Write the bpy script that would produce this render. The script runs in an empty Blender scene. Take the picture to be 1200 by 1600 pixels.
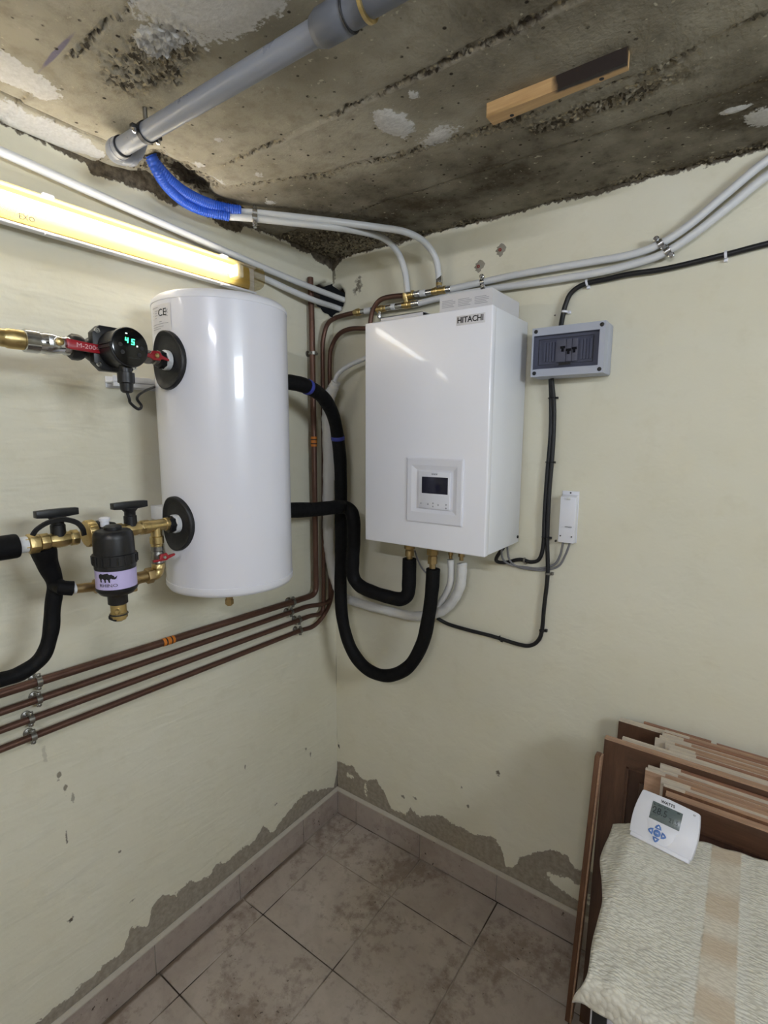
import bpy, bmesh, math, random
from mathutils import Vector, Matrix, noise
random.seed(7)
S = bpy.context.scene
COL = S.collection
R_ = math.radians

# ---------------------------------------------------------------- camera
cam = bpy.data.cameras.new('camera')
cam.sensor_fit = 'VERTICAL'
cam.sensor_height = 36.0
cam.lens = 804.2 / 1600 * 36.0
cam.clip_start = 0.02
co = bpy.data.objects.new('camera', cam)
COL.objects.link(co)
co.matrix_world = Matrix(((0.812297, -0.088892, 0.576430, 1.4311),
                          (0.583227, 0.116209, -0.803954, -1.6365),
                          (0.004479, 0.989239, 0.146240, 1.7251),
                          (0, 0, 0, 1)))
S.camera = co

# ---------------------------------------------------------------- world, exposure
w = bpy.data.worlds.new('world')
S.world = w
w.use_nodes = True
w.node_tree.nodes['Background'].inputs[0].default_value = (0.75, 0.85, 1.0, 1)
w.node_tree.nodes['Background'].inputs[1].default_value = 0.004
vs = S.view_settings
vs.view_transform = 'Standard'
vs.look = 'None'
vs.gamma = 1
vs.use_curve_mapping = False
vs.exposure = 0.78
S.cycles.use_light_tree = False
S.cycles.adaptive_threshold = 0.02
S.cycles.max_bounces = 6
S.cycles.diffuse_bounces = 3
S.cycles.glossy_bounces = 3
S.cycles.transmission_bounces = 3
S.cycles.caustics_reflective = False
S.cycles.caustics_refractive = False
TUBE_MAIN = 10.5      # radiance of the tube in the wall batten above the tank
TUBE_ROOM = 255.0      # radiance of the tube in the batten behind the camera
WINDOW_W = 18.0       # daylight through the small high window

# ---------------------------------------------------------------- mesh helpers
def lin(c):
    return tuple(((x / 255.0) / 12.92 if x / 255.0 <= .04045 else ((x / 255.0 + .055) / 1.055) ** 2.4) for x in c)


class B:
    """collects shapes; build() links them as one mesh object"""
    def __init__(s):
        s.v = []; s.f = []; s.m = []

    def add(s, vs_, fs, mi=0):
        o = len(s.v)
        s.v += [tuple(p) for p in vs_]
        s.f += [tuple(i + o for i in f) for f in fs]
        s.m += [mi] * len(fs)
        return s

    def box(s, x0, x1, y0, y1, z0, z1, mi=0):
        x0, x1 = min(x0, x1), max(x0, x1); y0, y1 = min(y0, y1), max(y0, y1); z0, z1 = min(z0, z1), max(z0, z1)
        return s.add([(x0, y0, z0), (x1, y0, z0), (x1, y1, z0), (x0, y1, z0), (x0, y0, z1), (x1, y0, z1), (x1, y1, z1), (x0, y1, z1)],
                     [(0, 3, 2, 1), (4, 5, 6, 7), (0, 1, 5, 4), (1, 2, 6, 5), (2, 3, 7, 6), (3, 0, 4, 7)], mi)

    def hexa(s, p, mi=0):
        """8 corners: bottom ring of four, top ring of four"""
        return s.add(p, [(0, 3, 2, 1), (4, 5, 6, 7), (0, 1, 5, 4), (1, 2, 6, 5), (2, 3, 7, 6), (3, 0, 4, 7)], mi)

    def lathe(s, prof, o, ax, seg=24, mi=0, ph=0.0):
        """prof: (radius, distance along the axis)"""
        o = Vector(o); ax = Vector(ax).normalized()
        u = ax.orthogonal().normalized(); v = ax.cross(u)
        n = len(prof); V = []; F = []
        for r, h in prof:
            for k in range(seg):
                a = 2 * math.pi * k / seg + ph
                V.append(o + ax * h + (u * math.cos(a) + v * math.sin(a)) * r)
        for i in range(n - 1):
            for k in range(seg):
                k2 = (k + 1) % seg
                F.append((i * seg + k, i * seg + k2, (i + 1) * seg + k2, (i + 1) * seg + k))
        if prof[0][0] > 1e-6:
            F.append(tuple(reversed(range(seg))))
        if prof[-1][0] > 1e-6:
            F.append(tuple(range((n - 1) * seg, n * seg)))
        return s.add(V, F, mi)

    def cyl(s, p0, p1, r0, r1=None, seg=20, mi=0):
        p0 = Vector(p0); p1 = Vector(p1)
        return s.lathe([(r0, 0), (r0 if r1 is None else r1, (p1 - p0).length)], p0, p1 - p0, seg, mi)

    def tube(s, pts, r, seg=12, mi=0, cap=True):
        P = [Vector(p) for p in pts]; n = len(P)
        T = []
        for i in range(n):
            T.append((P[min(i + 1, n - 1)] - P[max(i - 1, 0)]).normalized())
        u = T[0].orthogonal().normalized(); V = []; F = []
        for i in range(n):
            u = (u - T[i] * u.dot(T[i])).normalized(); v = T[i].cross(u)
            rr = r(i / (n - 1), i) if callable(r) else r
            for k in range(seg):
                a = 2 * math.pi * k / seg
                V.append(P[i] + (u * math.cos(a) + v * math.sin(a)) * (rr if not isinstance(rr, tuple) else rr[k % len(rr)]))
        for i in range(n - 1):
            for k in range(seg):
                k2 = (k + 1) % seg
                F.append((i * seg + k, i * seg + k2, (i + 1) * seg + k2, (i + 1) * seg + k))
        if cap:
            F.append(tuple(reversed(range(seg)))); F.append(tuple(range((n - 1) * seg, n * seg)))
        return s.add(V, F, mi)

    def prism(s, poly, o, u, v, d, mi=0):
        """poly in (u,v) from o, extruded by vector d"""
        o = Vector(o); u = Vector(u); v = Vector(v); d = Vector(d); n = len(poly)
        V = [o + u * a + v * b for a, b in poly] + [o + u * a + v * b + d for a, b in poly]
        F = [tuple(reversed(range(n))), tuple(range(n, 2 * n))] + [(i, (i + 1) % n, n + (i + 1) % n, n + i) for i in range(n)]
        return s.add(V, F, mi)

    def torus(s, o, ax, R, r, seg=24, rs=8, mi=0):
        o = Vector(o); ax = Vector(ax).normalized(); u = ax.orthogonal().normalized(); v = ax.cross(u); V = []; F = []
        for i in range(seg):
            a = 2 * math.pi * i / seg; d = u * math.cos(a) + v * math.sin(a)
            for k in range(rs):
                b = 2 * math.pi * k / rs
                V.append(o + d * (R + r * math.cos(b)) + ax * r * math.sin(b))
        for i in range(seg):
            for k in range(rs):
                F.append((i * rs + k, ((i + 1) % seg) * rs + k, ((i + 1) % seg) * rs + (k + 1) % rs, i * rs + (k + 1) % rs))
        return s.add(V, F, mi)

    def build(s, name, mat, parent=None, bevel=0.0, smooth=38, seg=2):
        mats = mat if isinstance(mat, (list, tuple)) else [mat]
        lo = [min(p[i] for p in s.v) for i in range(3)]; hi = [max(p[i] for p in s.v) for i in range(3)]
        c = Vector([(a + b) / 2 for a, b in zip(lo, hi)])
        if parent is None:
            c.z = lo[2]
        me = bpy.data.meshes.new(name)
        me.from_pydata([(p[0] - c.x, p[1] - c.y, p[2] - c.z) for p in s.v], [], s.f)
        for m in mats:
            me.materials.append(m)
        for p, i in zip(me.polygons, s.m):
            p.material_index = i
        bm = bmesh.new(); bm.from_mesh(me)
        bmesh.ops.recalc_face_normals(bm, faces=bm.faces)
        if bevel:
            es = [e for e in bm.edges if len(e.link_faces) == 2 and e.calc_face_angle(0) > .6]
            bmesh.ops.bevel(bm, geom=es, offset=bevel, segments=seg, profile=.5, affect='EDGES', clamp_overlap=True)
        bm.to_mesh(me); bm.free()
        if smooth:
            me.polygons.foreach_set('use_smooth', [True] * len(me.polygons))
            me.set_sharp_from_angle(angle=R_(smooth))
        ob = bpy.data.objects.new(name, me)
        COL.objects.link(ob)
        place(ob, c, parent)
        return ob


WPOS = {}


def place(ob, c, parent):
    WPOS[ob.name] = Vector(c)
    if parent is not None:
        ob.parent = parent
        ob.location = Vector(c) - WPOS[parent.name]
    else:
        ob.location = c


def tag(o, label, cat, group=None):
    o['label'] = label; o['category'] = cat
    if group:
        o['group'] = group
    return o


def thing(name, label, cat, loc, group=None):
    o = bpy.data.objects.new(name, None)
    o.empty_display_size = .05
    COL.objects.link(o)
    place(o, Vector(loc), None)
    return tag(o, label, cat, group)


def struct(o):
    o['kind'] = 'structure'
    return o


def spline(pts, n=8):
    P = [Vector(p) for p in pts]
    P = [P[0] * 2 - P[1]] + P + [P[-1] * 2 - P[-2]]
    out = []
    for i in range(1, len(P) - 2):
        a, b, c, d = P[i - 1], P[i], P[i + 1], P[i + 2]
        for k in range(n):
            t = k / n
            out.append(.5 * ((2 * b) + (c - a) * t + (2 * a - 5 * b + 4 * c - d) * t * t + (3 * b - a - 3 * c + d) * t ** 3))
    out.append(P[-2])
    return out


def text(name, s, size, o, u, v, mat, parent, depth=.0006, fn=None, label=None, sx=1.0, align='CENTER', bold=0.0):
    cu = bpy.data.curves.new(name, 'FONT')
    cu.body = s; cu.size = size; cu.align_x = align; cu.align_y = 'CENTER'; cu.extrude = depth; cu.offset = bold
    cu.resolution_u = 2
    t = bpy.data.objects.new(name, cu)
    COL.objects.link(t)
    bpy.context.view_layer.update()
    me = bpy.data.meshes.new_from_object(t)
    bpy.data.objects.remove(t); bpy.data.curves.remove(cu)
    o = Vector(o); u = Vector(u).normalized(); v = Vector(v).normalized(); n = u.cross(v)
    b = B()
    pts = []
    for q in me.vertices:
        x, y, z = q.co; x *= sx
        pts.append(fn(x, y, z) if fn else o + u * x + v * y + n * z)
    b.add(pts, [tuple(p.vertices) for p in me.polygons])
    bpy.data.meshes.remove(me)
    ob = b.build(name, mat, parent, smooth=0)
    return ob


# ---------------------------------------------------------------- materials
MATS = {}


class NT:
    def __init__(s, name):
        s.mat = bpy.data.materials.new(name); s.mat.use_nodes = True
        s.t = s.mat.node_tree; s.n = s.t.nodes; s.l = s.t.links
        s.b = s.n['Principled BSDF']; s.out = s.n['Material Output']

    def node(s, typ, **kw):
        nd = s.n.new(typ)
        for k, val in kw.items():
            setattr(nd, k, val)
        return nd

    def set(s, sock, val):
        if hasattr(val, 'is_linked') or hasattr(val, 'links'):
            s.l.new(val, sock)
        else:
            if isinstance(val, tuple) and len(val) == 3 and sock.type == 'RGBA':
                val = (*val, 1)
            sock.default_value = val

    def pos(s):
        return s.node('ShaderNodeNewGeometry').outputs['Position']

    def obj(s):
        return s.node('ShaderNodeTexCoord').outputs['Object']

    def noise(s, vec, scale, detail=4, rough=.55, dist=0, sc=None):
        if sc:
            m = s.node('ShaderNodeMapping'); s.l.new(vec, m.inputs[0]); m.inputs['Scale'].default_value = sc; vec = m.outputs[0]
        nd = s.node('ShaderNodeTexNoise')
        s.l.new(vec, nd.inputs['Vector'])
        nd.inputs['Scale'].default_value = scale; nd.inputs['Detail'].default_value = detail
        nd.inputs['Roughness'].default_value = rough; nd.inputs['Distortion'].default_value = dist
        return nd.outputs['Fac']

    def math(s, op, a, b=0.0, c=0.0, clamp=False):
        nd = s.node('ShaderNodeMath', operation=op, use_clamp=clamp)
        for i, q in enumerate((a, b, c)):
            s.set(nd.inputs[i], q)
        return nd.outputs[0]

    def ramp(s, fac, lo, hi, a=0.0, b=1.0):
        nd = s.node('ShaderNodeMapRange')
        s.set(nd.inputs['Value'], fac)
        for k, q in zip(('From Min', 'From Max', 'To Min', 'To Max'), (lo, hi, a, b)):
            nd.inputs[k].default_value = q
        return nd.outputs['Result']

    def mix(s, fac, a, b):
        nd = s.node('ShaderNodeMix', data_type='RGBA')
        s.set(nd.inputs['Factor'], fac); s.set(nd.inputs[6], a); s.set(nd.inputs[7], b)
        return nd.outputs[2]

    def attr(s, name):
        return s.node('ShaderNodeAttribute', attribute_name=name).outputs['Fac']

    def bump(s, h, strength, dist, prev=None):
        nd = s.node('ShaderNodeBump'); nd.inputs['Strength'].default_value = strength; nd.inputs['Distance'].default_value = dist
        s.l.new(h, nd.inputs['Height'])
        if prev is not None:
            s.l.new(prev, nd.inputs['Normal'])
        s.l.new(nd.outputs[0], s.b.inputs['Normal'])
        return nd.outputs[0]

    def col(s, c):
        s.set(s.b.inputs['Base Color'], c)


def simple(name, col, rough=.5, metal=0.0, var=.12, vs_=30, bump=0.0, bs=200, coat=0.0, rv=.1, spec=.5, warp=None):
    m = NT(name)
    v = m.obj()
    c = lin(col)
    n = m.noise(v, vs_ if vs_ > 10 else 1.5, 4 if vs_ > 10 else 0)
    m.col(m.mix(n, tuple(x * (1 - var) for x in c), tuple(min(1, x * (1 + var)) for x in c)))
    m.set(m.b.inputs['Roughness'], m.ramp(n, .3, .7, max(0, rough - rv), min(1, rough + rv)))
    m.b.inputs['Metallic'].default_value = metal
    m.b.inputs['Specular IOR Level'].default_value = spec
    if coat:
        m.b.inputs['Coat Weight'].default_value = coat; m.b.inputs['Coat Roughness'].default_value = .06
    if bump:
        m.bump(m.noise(v, bs, 3), bump, .002)
    MATS[name] = m.mat
    return m.mat


simple('white_enamel', (226, 226, 234), .3, 0, .008, 6, coat=.5, rv=.0)
simple('white_powdercoat', (243, 243, 249), .3, 0, .008, 6, coat=.5, rv=.0)
simple('white_plastic', (228, 228, 234), .38, 0, .008, 8, rv=.0)
simple('white_paintmetal', (230, 231, 235), .32, 0, .008, 8, rv=.0)
simple('white_pex', (214, 215, 216), .38, 0, .03, 30)
simple('white_foam', (216, 215, 212), .8, 0, .05, 40, bump=.5, bs=160)
simple('white_card', (214, 212, 214), .7, 0, .03, 20)
simple('print_grey', (150, 150, 156), .7, 0, .05)
simple('black_rubber', (19, 19, 22), .5, 0, .1, 40)
simple('black_foam', (13, 13, 15), .66, 0, .2, 60, bump=.35, bs=120, spec=.18)
simple('black_plastic', (18, 18, 21), .42, 0, .1, 40)
simple('black_gloss', (10, 10, 13), .12, 0, .05, 20, rv=.03)
simple('black_ink', (16, 16, 20), .6, 0, .02)
simple('brass', (206, 182, 128), .36, 1, .12, 60, bump=.15, bs=300)
simple('brass_dull', (176, 152, 110), .42, 1, .16, 60, bump=.2, bs=260)
simple('chrome', (205, 206, 208), .2, 1, .06, 40)
simple('steel_dull', (150, 148, 142), .38, 1, .15, 70)
simple('copper_old', (104, 76, 65), .42, .6, .28, 28, bump=.15, bs=150)
simple('copper_dark', (92, 72, 62), .55, .55, .3, 35, bump=.25, bs=140)
simple('orange_band', (205, 120, 38), .5, 0, .15, 40)
simple('red_paint', (158, 26, 38), .35, 0, .1, 40)
simple('red_print', (226, 178, 182), .5, 0, .03)
simple('blue_conduit', (42, 88, 196), .4, 0, .08, 40)
simple('blue_tape', (52, 62, 150), .5, 0, .1, 40)
simple('grey_pvc', (138, 142, 152), .33, 0, .06, 25, rv=.08)
simple('grey_pvc_dark', (100, 103, 110), .42, 0, .08, 25)
simple('box_grey', (176, 180, 192), .45, 0, .03, 20)
simple('grey_cable', (122, 121, 124), .5, 0, .05)
simple('lilac_label', (196, 184, 226), .4, 0, .03)
simple('navy_screen', (26, 26, 44), .16, 0, .04, 20, rv=.03)
simple('lcd', (98, 108, 108), .25, 0, .05, 20)
simple('lcd_ink', (38, 46, 46), .4, 0, .02)
simple('pad_blue', (84, 122, 186), .4, 0, .05)
simple('dark_steel', (60, 60, 62), .4, .8, .15)
simple('red_plug', (140, 40, 36), .5, 0, .1)
simple('filler', (150, 144, 130), .9, 0, .12, 60, bump=.4)
simple('breaker_white', (196, 196, 200), .45, 0, .03)
simple('mortar', (186, 178, 164), .9, 0, .12, 40, bump=.4)
simple('raw_edge', (176, 146, 118), .6, 0, .2, 60)
simple('appliance', (214, 213, 222), .4, 0, .03)
simple('tray_glow_yellow', (180, 150, 76), .5, 0, .05, 10)  # gear tray colour carries the yellow glow of the tube
simple('translucent_dial', (30, 30, 33), .4, 0, .05)


def emit(name, col, strength):
    m = NT(name)
    m.b.inputs['Base Color'].default_value = (0, 0, 0, 1)
    m.b.inputs['Emission Color'].default_value = (*col, 1)
    m.b.inputs['Emission Strength'].default_value = strength
    MATS[name] = m.mat


emit('tube_main', (1.0, 1.02, 1.08), TUBE_MAIN)
emit('tube_room', (1.0, 1.05, 1.25), TUBE_ROOM)
emit('led_green', (.05, 1.0, .35), 2.6)
emit('led_white', (.8, 1.0, .95), 2.6)


def cover_mat():
    m = NT('ribbed_cover')
    tr = m.node('ShaderNodeBsdfTransparent'); tr.inputs[0].default_value = (.94, .93, .88, 1)
    tl = m.node('ShaderNodeBsdfTranslucent'); tl.inputs[0].default_value = (.70, .50, .13, 1)  # warm tube glow put into the cover's tint
    mx = m.node('ShaderNodeMixShader')
    v = m.obj()
    rib = m.noise(v, 1.0, 1, .5, 0, (1, .02, 260))
    m.l.new(m.ramp(rib, .35, .65, .16, .34), mx.inputs[0])
    m.l.new(tr.outputs[0], mx.inputs[1]); m.l.new(tl.outputs[0], mx.inputs[2])
    gl = m.node('ShaderNodeBsdfGlossy'); gl.inputs['Roughness'].default_value = .2
    m2 = m.node('ShaderNodeMixShader'); m2.inputs[0].default_value = .05
    m.l.new(mx.outputs[0], m2.inputs[1]); m.l.new(gl.outputs[0], m2.inputs[2])
    m.l.new(m2.outputs[0], m.out.inputs['Surface'])
    MATS['cover'] = m.mat


cover_mat()


def smoked_mat():
    m = NT('smoked_cover')
    tr = m.node('ShaderNodeBsdfTransparent'); tr.inputs[0].default_value = (.78, .78, .82, 1)
    gl = m.node('ShaderNodeBsdfPrincipled'); gl.inputs['Base Color'].default_value = (.03, .03, .035, 1); gl.inputs['Roughness'].default_value = .18
    mx = m.node('ShaderNodeMixShader'); mx.inputs[0].default_value = .14
    m.l.new(tr.outputs[0], mx.inputs[1]); m.l.new(gl.outputs[0], mx.inputs[2])
    m.l.new(mx.outputs[0], m.out.inputs['Surface'])
    MATS['smoked'] = m.mat


smoked_mat()


def wood(name, dark, light, scale, rough=.5, axis=(1, 12, 12), burn=None, coat=0.0):
    m = NT(name)
    v = m.obj()
    n = m.noise(v, scale, 6, .6, .6, axis)
    n2 = m.noise(v, scale * 5, 3, .5, 0, axis)
    f = m.math('ADD', m.math('MULTIPLY', n, .75), m.math('MULTIPLY', n2, .25))
    c = m.mix(m.ramp(f, .3, .7), lin(dark), lin(light))
    if burn:
        sx = m.node('ShaderNodeSeparateXYZ'); m.l.new(v, sx.inputs[0])
        nn = m.noise(v, 40, 4)
        along = m.math('ADD', sx.outputs[0], m.math('MULTIPLY', nn, .02))
        across = m.math('ADD', m.math('ADD', sx.outputs[1], m.math('MULTIPLY', sx.outputs[0], burn[2])), m.math('MULTIPLY', nn, .008))
        a = m.ramp(along, burn[0], burn[0] + .012)
        b_ = m.ramp(across, burn[1] + .003, burn[1] - .003)
        c = m.mix(m.math('MULTIPLY', a, b_, clamp=True), c, lin((38, 28, 24)))
    m.col(c)
    m.b.inputs['Roughness'].default_value = rough
    if coat:
        m.b.inputs['Coat Weight'].default_value = coat; m.b.inputs['Coat Roughness'].default_value = .2
    m.bump(n2, .15, .001)
    MATS[name] = m.mat


wood('wood_pine', (176, 138, 92), (206, 170, 120), 5)
wood('wood_walnut', (66, 43, 31), (98, 68, 49), 4, .45, (12, 12, 1.2), coat=.2)
wood('wood_walnut_rail', (66, 43, 31), (98, 68, 49), 4, .45, (1.2, 12, 12), coat=.2)
wood('wood_panel', (56, 35, 26), (80, 52, 38), 4, .45, (12, 12, 1.2), coat=.2)
wood('wood_edge', (150, 116, 92), (190, 156, 128), 6, .6)
wood('wood_edge_pale', (184, 170, 150), (214, 202, 184), 6, .6)
wood('wood_edge_red', (128, 88, 66), (164, 122, 98), 6, .55)
wood('wood_batten', (86, 56, 38), (124, 86, 60), 5, .5, (12, 12, 1.5))


# ---------------------------------------------------------------- room materials
def fn2(p, s, seed=0.0):
    return noise.noise(Vector((p[0] * s + seed, p[1] * s + seed * .7, p[2] * s - seed)))


def fbm(p, s, seed=0.0, o=3):
    a = 0; k = 1.0
    for i in range(o):
        a += k * fn2(p, s, seed + 13.1 * i); s *= 2.1; k *= .5
    return a


def wall_mat(name, stretch, scuffs, relief):
    m = NT(name)
    p = m.pos()
    n1 = m.noise(p, 2.2, 3, .6); n2 = m.noise(p, 14, 3, .6); nf = m.noise(p, 60, 3, .6)
    c = m.mix(m.ramp(n1, .3, .7), lin((219, 214, 192)), lin((226, 222, 204)))
    c = m.mix(m.ramp(n2, .55, .8, 0, .25), c, lin((198, 190, 160)))
    # small scattered nicks in the paint
    spk = m.noise(p, 55, 2, .5)
    c = m.mix(m.ramp(spk, .80, .82, 0, .7), c, lin((120, 112, 98)))
    # bare plaster where the paint has peeled
    pe = m.attr('peel')
    pm = m.ramp(m.math('ADD', pe, m.math('ADD', m.math('MULTIPLY', m.math('SUBTRACT', n2, .5), .045), m.math('MULTIPLY', m.math('SUBTRACT', nf, .5), .040))), -.0015, .0015)
    bare = m.mix(m.ramp(nf, .3, .7), lin((138, 129, 116)), lin((164, 155, 140)))
    c = m.mix(pm, c, bare)
    # raw concrete ragged edge under the ceiling
    to = m.attr('raw')
    tm = m.ramp(m.math('ADD', to, m.math('ADD', m.math('MULTIPLY', m.math('SUBTRACT', n2, .5), .03), m.math('MULTIPLY', m.math('SUBTRACT', nf, .5), .03))), -.002, .002)
    c = m.mix(tm, c, m.mix(m.ramp(nf, .35, .65), lin((66, 59, 50)), lin((112, 103, 88))))
    # broken masonry inside the hole
    pt = m.attr('pit')
    c = m.mix(m.ramp(pt, .3, .5), c, m.mix(nf, lin((40, 32, 27)), lin((84, 72, 62))))
    # scuffs and scrapes
    scn = m.math('MULTIPLY', m.math('SUBTRACT', m.noise(p, 90, 2), .5), 2.6)
    for (cx, cy, cz, sx, sy, sz, amt, colr) in scuffs:
        v1 = m.node('ShaderNodeVectorMath', operation='SUBTRACT'); m.l.new(p, v1.inputs[0]); v1.inputs[1].default_value = (cx, cy, cz)
        v2 = m.node('ShaderNodeVectorMath', operation='MULTIPLY'); m.l.new(v1.outputs[0], v2.inputs[0]); v2.inputs[1].default_value = (sx, sy, sz)
        v3 = m.node('ShaderNodeVectorMath', operation='LENGTH'); m.l.new(v2.outputs[0], v3.inputs[0])
        q = m.math('ADD', v3.outputs['Value'], scn)
        c = m.mix(m.ramp(q, .9, .5, 0, amt), c, lin(colr))
    m.col(c)
    m.b.inputs['Roughness'].default_value = .78
    m.b.inputs['Specular IOR Level'].default_value = .25
    h1 = m.noise(p, 26, 2, .55, .4, stretch)
    m.bump(m.math('ADD', m.math('MULTIPLY', h1, relief), m.math('MULTIPLY', nf, .0004)), 1.0, 1.0)
    return m.mat


def frange(a, b, st):
    n = max(1, int(round(abs(b - a) / st)))
    return [a + (b - a) * i / n for i in range(n + 1)]


def glines(*segs):
    out = []
    for a, b, st in segs:
        for q in frange(a, b, st):
            if not out or abs(out[-1] - q) > 1e-6:
                out.append(q)
    return out


def poly_h(pts, u):
    """height of a traced outline at u"""
    best = -1.0
    for (a, za), (b, zb) in zip(pts, pts[1:]):
        lo, hi = min(a, b), max(a, b)
        if lo <= u <= hi and hi > lo:
            t = (u - a) / (b - a); best = max(best, za + (zb - za) * t)
    return best


PEEL_R = [(-0.01, 0.25), (0.019, 0.25), (0.084, 0.264), (0.154, 0.221), (0.221, 0.256), (0.273, 0.203), (0.3, 0.146), (0.375, 0.158), (0.398, 0.203), (0.446, 0.181), (0.537, 0.23), (0.603, 0.224), (0.687, 0.223), (0.756, 0.253), (0.796, 0.228), (0.818, 0.158), (0.846, 0.163), (0.863, 0.212), (0.915, 0.26), (0.982, 0.314), (1.032, 0.312), (1.059, 0.271), (1.097, 0.305), (1.145, 0.282), (3.0, 0.13)]
PEEL_L = [(0.01, 0.21), (0.002, 0.21), (-0.023, 0.134), (-0.1, 0.17), (-0.172, 0.207), (-0.207, 0.215), (-0.308, 0.196), (-0.396, 0.159), (-0.438, 0.217), (-0.489, 0.19), (-0.53, 0.192), (-0.596, 0.192), (-0.646, 0.21), (-0.695, 0.19), (-0.772, 0.228), (-0.815, 0.219), (-0.865, 0.251), (-0.895, 0.24), (-0.913, 0.184), (-0.966, 0.223), (-0.992, 0.173), (-1.044, 0.171), (-1.101, 0.168), (-1.156, 0.157), (-1.22, 0.164), (-1.287, 0.169), (-3.6, 0.15)]
ISLES_R = [((0.076, 0.000, 0.207), .022, .012), ((0.164, 0.000, 0.186), .012, .03), ((1.038, 0.000, 0.197), .075, .03)]
CEIL = 2.4156


def make_wall(name, us, zs, fpos, mat, peel, rawtop, pit):
    V = []; F = []; A = []; Bq = []; Cq = []
    nu, nz = len(us), len(zs)
    for u in us:
        for z in zs:
            p0 = fpos(u, z, 0)
            d = .0016 * fn2(p0, 5, 3.0) + .0008 * fn2(p0, 17, 1.0)
            pk = pit(u, z)
            d -= .0012 * smooth01(peel(u, z) / .006 + .5)
            d -= .085 * pk * (1 + .5 * fn2(p0, 30, 9.0))
            V.append(fpos(u, z, d)); A.append(peel(u, z)); Bq.append(rawtop(u, z)); Cq.append(pk)
    for i in range(nu - 1):
        for k in range(nz - 1):
            F.append((i * nz + k, (i + 1) * nz + k, (i + 1) * nz + k + 1, i * nz + k + 1))
    me = bpy.data.meshes.new(name); me.from_pydata(V, [], F)
    for nm, arr in (('peel', A), ('raw', Bq), ('pit', Cq)):
        at = me.attributes.new(nm, 'FLOAT', 'POINT'); at.data.foreach_set('value', arr)
    me.materials.append(mat)
    me.polygons.foreach_set('use_smooth', [True] * len(me.polygons))
    o = bpy.data.objects.new(name, me); COL.objects.link(o); WPOS[name] = Vector((0, 0, 0))
    struct(o)
    return o


def smooth01(t):
    t = max(0, min(1, t)); return t * t * (3 - 2 * t)


zl = glines((0, .62, .010), (.62, 2.12, .03), (2.12, CEIL + .03, .0075))
ul = [-q for q in glines((0, .26, .008), (.26, 1.40, .012), (1.40, 3.6, .2))]
ur = glines((0, .16, .008), (.16, 1.50, .012), (1.50, 2.9, .2))


def peel_left(u, z):
    h = poly_h(PEEL_L, u)
    return max(-.2, (h - z)) if h > 0 else -.2


def peel_right(u, z):
    h = poly_h(PEEL_R, u)
    s = max(-.2, (h - z)) if h > 0 else -.2
    for (c, ru, rz) in ISLES_R:
        d = math.hypot((u - c[0]) / ru, (z - c[2]) / rz)
        s = min(s, (d - 1) * min(ru, rz))
    return s


def raw_left(u, z):
    e = .012 + .012 * fn2((u, 0, 0), 9, 4.0)
    if u > -.16:
        e += .03 * smooth01((u + .16) / .16)
    if -.93 < u < -.45:
        e += .02
    s = z - (CEIL - e)
    # broken edge round the soil pipe
    d = math.hypot((u + .80) / .13, (z - CEIL) / .030)
    return max(s, (1 - d) * .030)


def raw_right(u, z):
    e = .004 + .008 * fn2((u, 0, 0), 14, 2.0) + .035 * smooth01((.06 - u) / .06)
    return z - (CEIL - e)


def pit_left(u, z):
    d = math.hypot((u + .005) / .10, (z - 2.263) / .058) + .28 * fn2((u, 0, z), 26, 5.0)
    return smooth01((1.08 - d) / .18)


def pit_right(u, z):
    d = math.hypot(u / .060, (z - 2.262) / .054) + .22 * fn2((u, 3, z), 30, 5.0)
    return smooth01((1.06 - d) / .18)


DK = (112, 104, 92)
scl = [(*(0.000, -1.149, 0.900), 60, 150, 34, .35, (140, 132, 118)), (*(0.000, -1.121, 0.826), 60, 170, 60, .8, DK), (*(0.000, -1.109, 0.781), 60, 190, 60, .8, DK),
       (*(0.000, -1.092, 0.744), 60, 190, 70, .6, DK), (*(0.000, -1.117, 0.641), 60, 330, 40, .85, DK), (*(0.000, -1.125, 0.392), 60, 110, 110, .95, (84, 76, 66)),
       (*(0.000, -0.515, 0.512), 60, 330, 75, .8, DK), (*(0.000, -0.980, 0.497), 60, 180, 180, .8, DK), (*(0.000, -0.372, 0.268), 60, 120, 110, .8, DK), (*(0.000, -0.957, 0.313), 60, 90, 200, .7, DK),
       (*(0.000, -0.172, 0.374), 60, 190, 50, .7, DK), (*(0.000, -0.198, 0.417), 60, 190, 90, .7, DK)]
scr = [(*(0.773, 0.000, 0.513), 110, 60, 70, .9, (96, 88, 76)), (*(0.629, 0.000, 0.394), 150, 60, 120, .8, DK), (*(0.658, 0.000, 0.327), 150, 60, 120, .8, DK),
       (*(0.363, 0.000, 0.235), 90, 60, 110, .8, DK), (*(0.420, -0.000, 0.254), 90, 60, 150, .8, DK), (*(0.010, 0.000, 0.332), 150, 60, 70, .95, (70, 64, 56)),
       (*(0.132, 0.000, 2.298), 48, 60, 30, .8, (92, 84, 70)), (*(0.113, 0.000, 2.279), 80, 60, 55, .6, (80, 72, 60)), (*(0.005, 0.000, 2.368), 60, 60, 20, .7, (84, 74, 60)),
       (*(0.896, 0.000, 2.091), 230, 60, 230, .95, (74, 58, 46)), (*(0.935, 0.000, 1.395), 230, 60, 230, .95, (50, 46, 42))]
wall_left = make_wall('wall_left', ul, zl, lambda u, z, d: (d, u, z), wall_mat('plaster_left', (1, .28, 1), scl, .0030), peel_left, raw_left, pit_left)
wall_right = make_wall('wall_right', ur, zl, lambda u, z, d: (u, -d, z), wall_mat('plaster_right', (.8, 1, 1), scr, .0015), peel_right, raw_right, pit_right)
pw = simple('plaster_plain', (208, 202, 180), .8, 0, .05, 4, bump=.3, bs=40)
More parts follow.
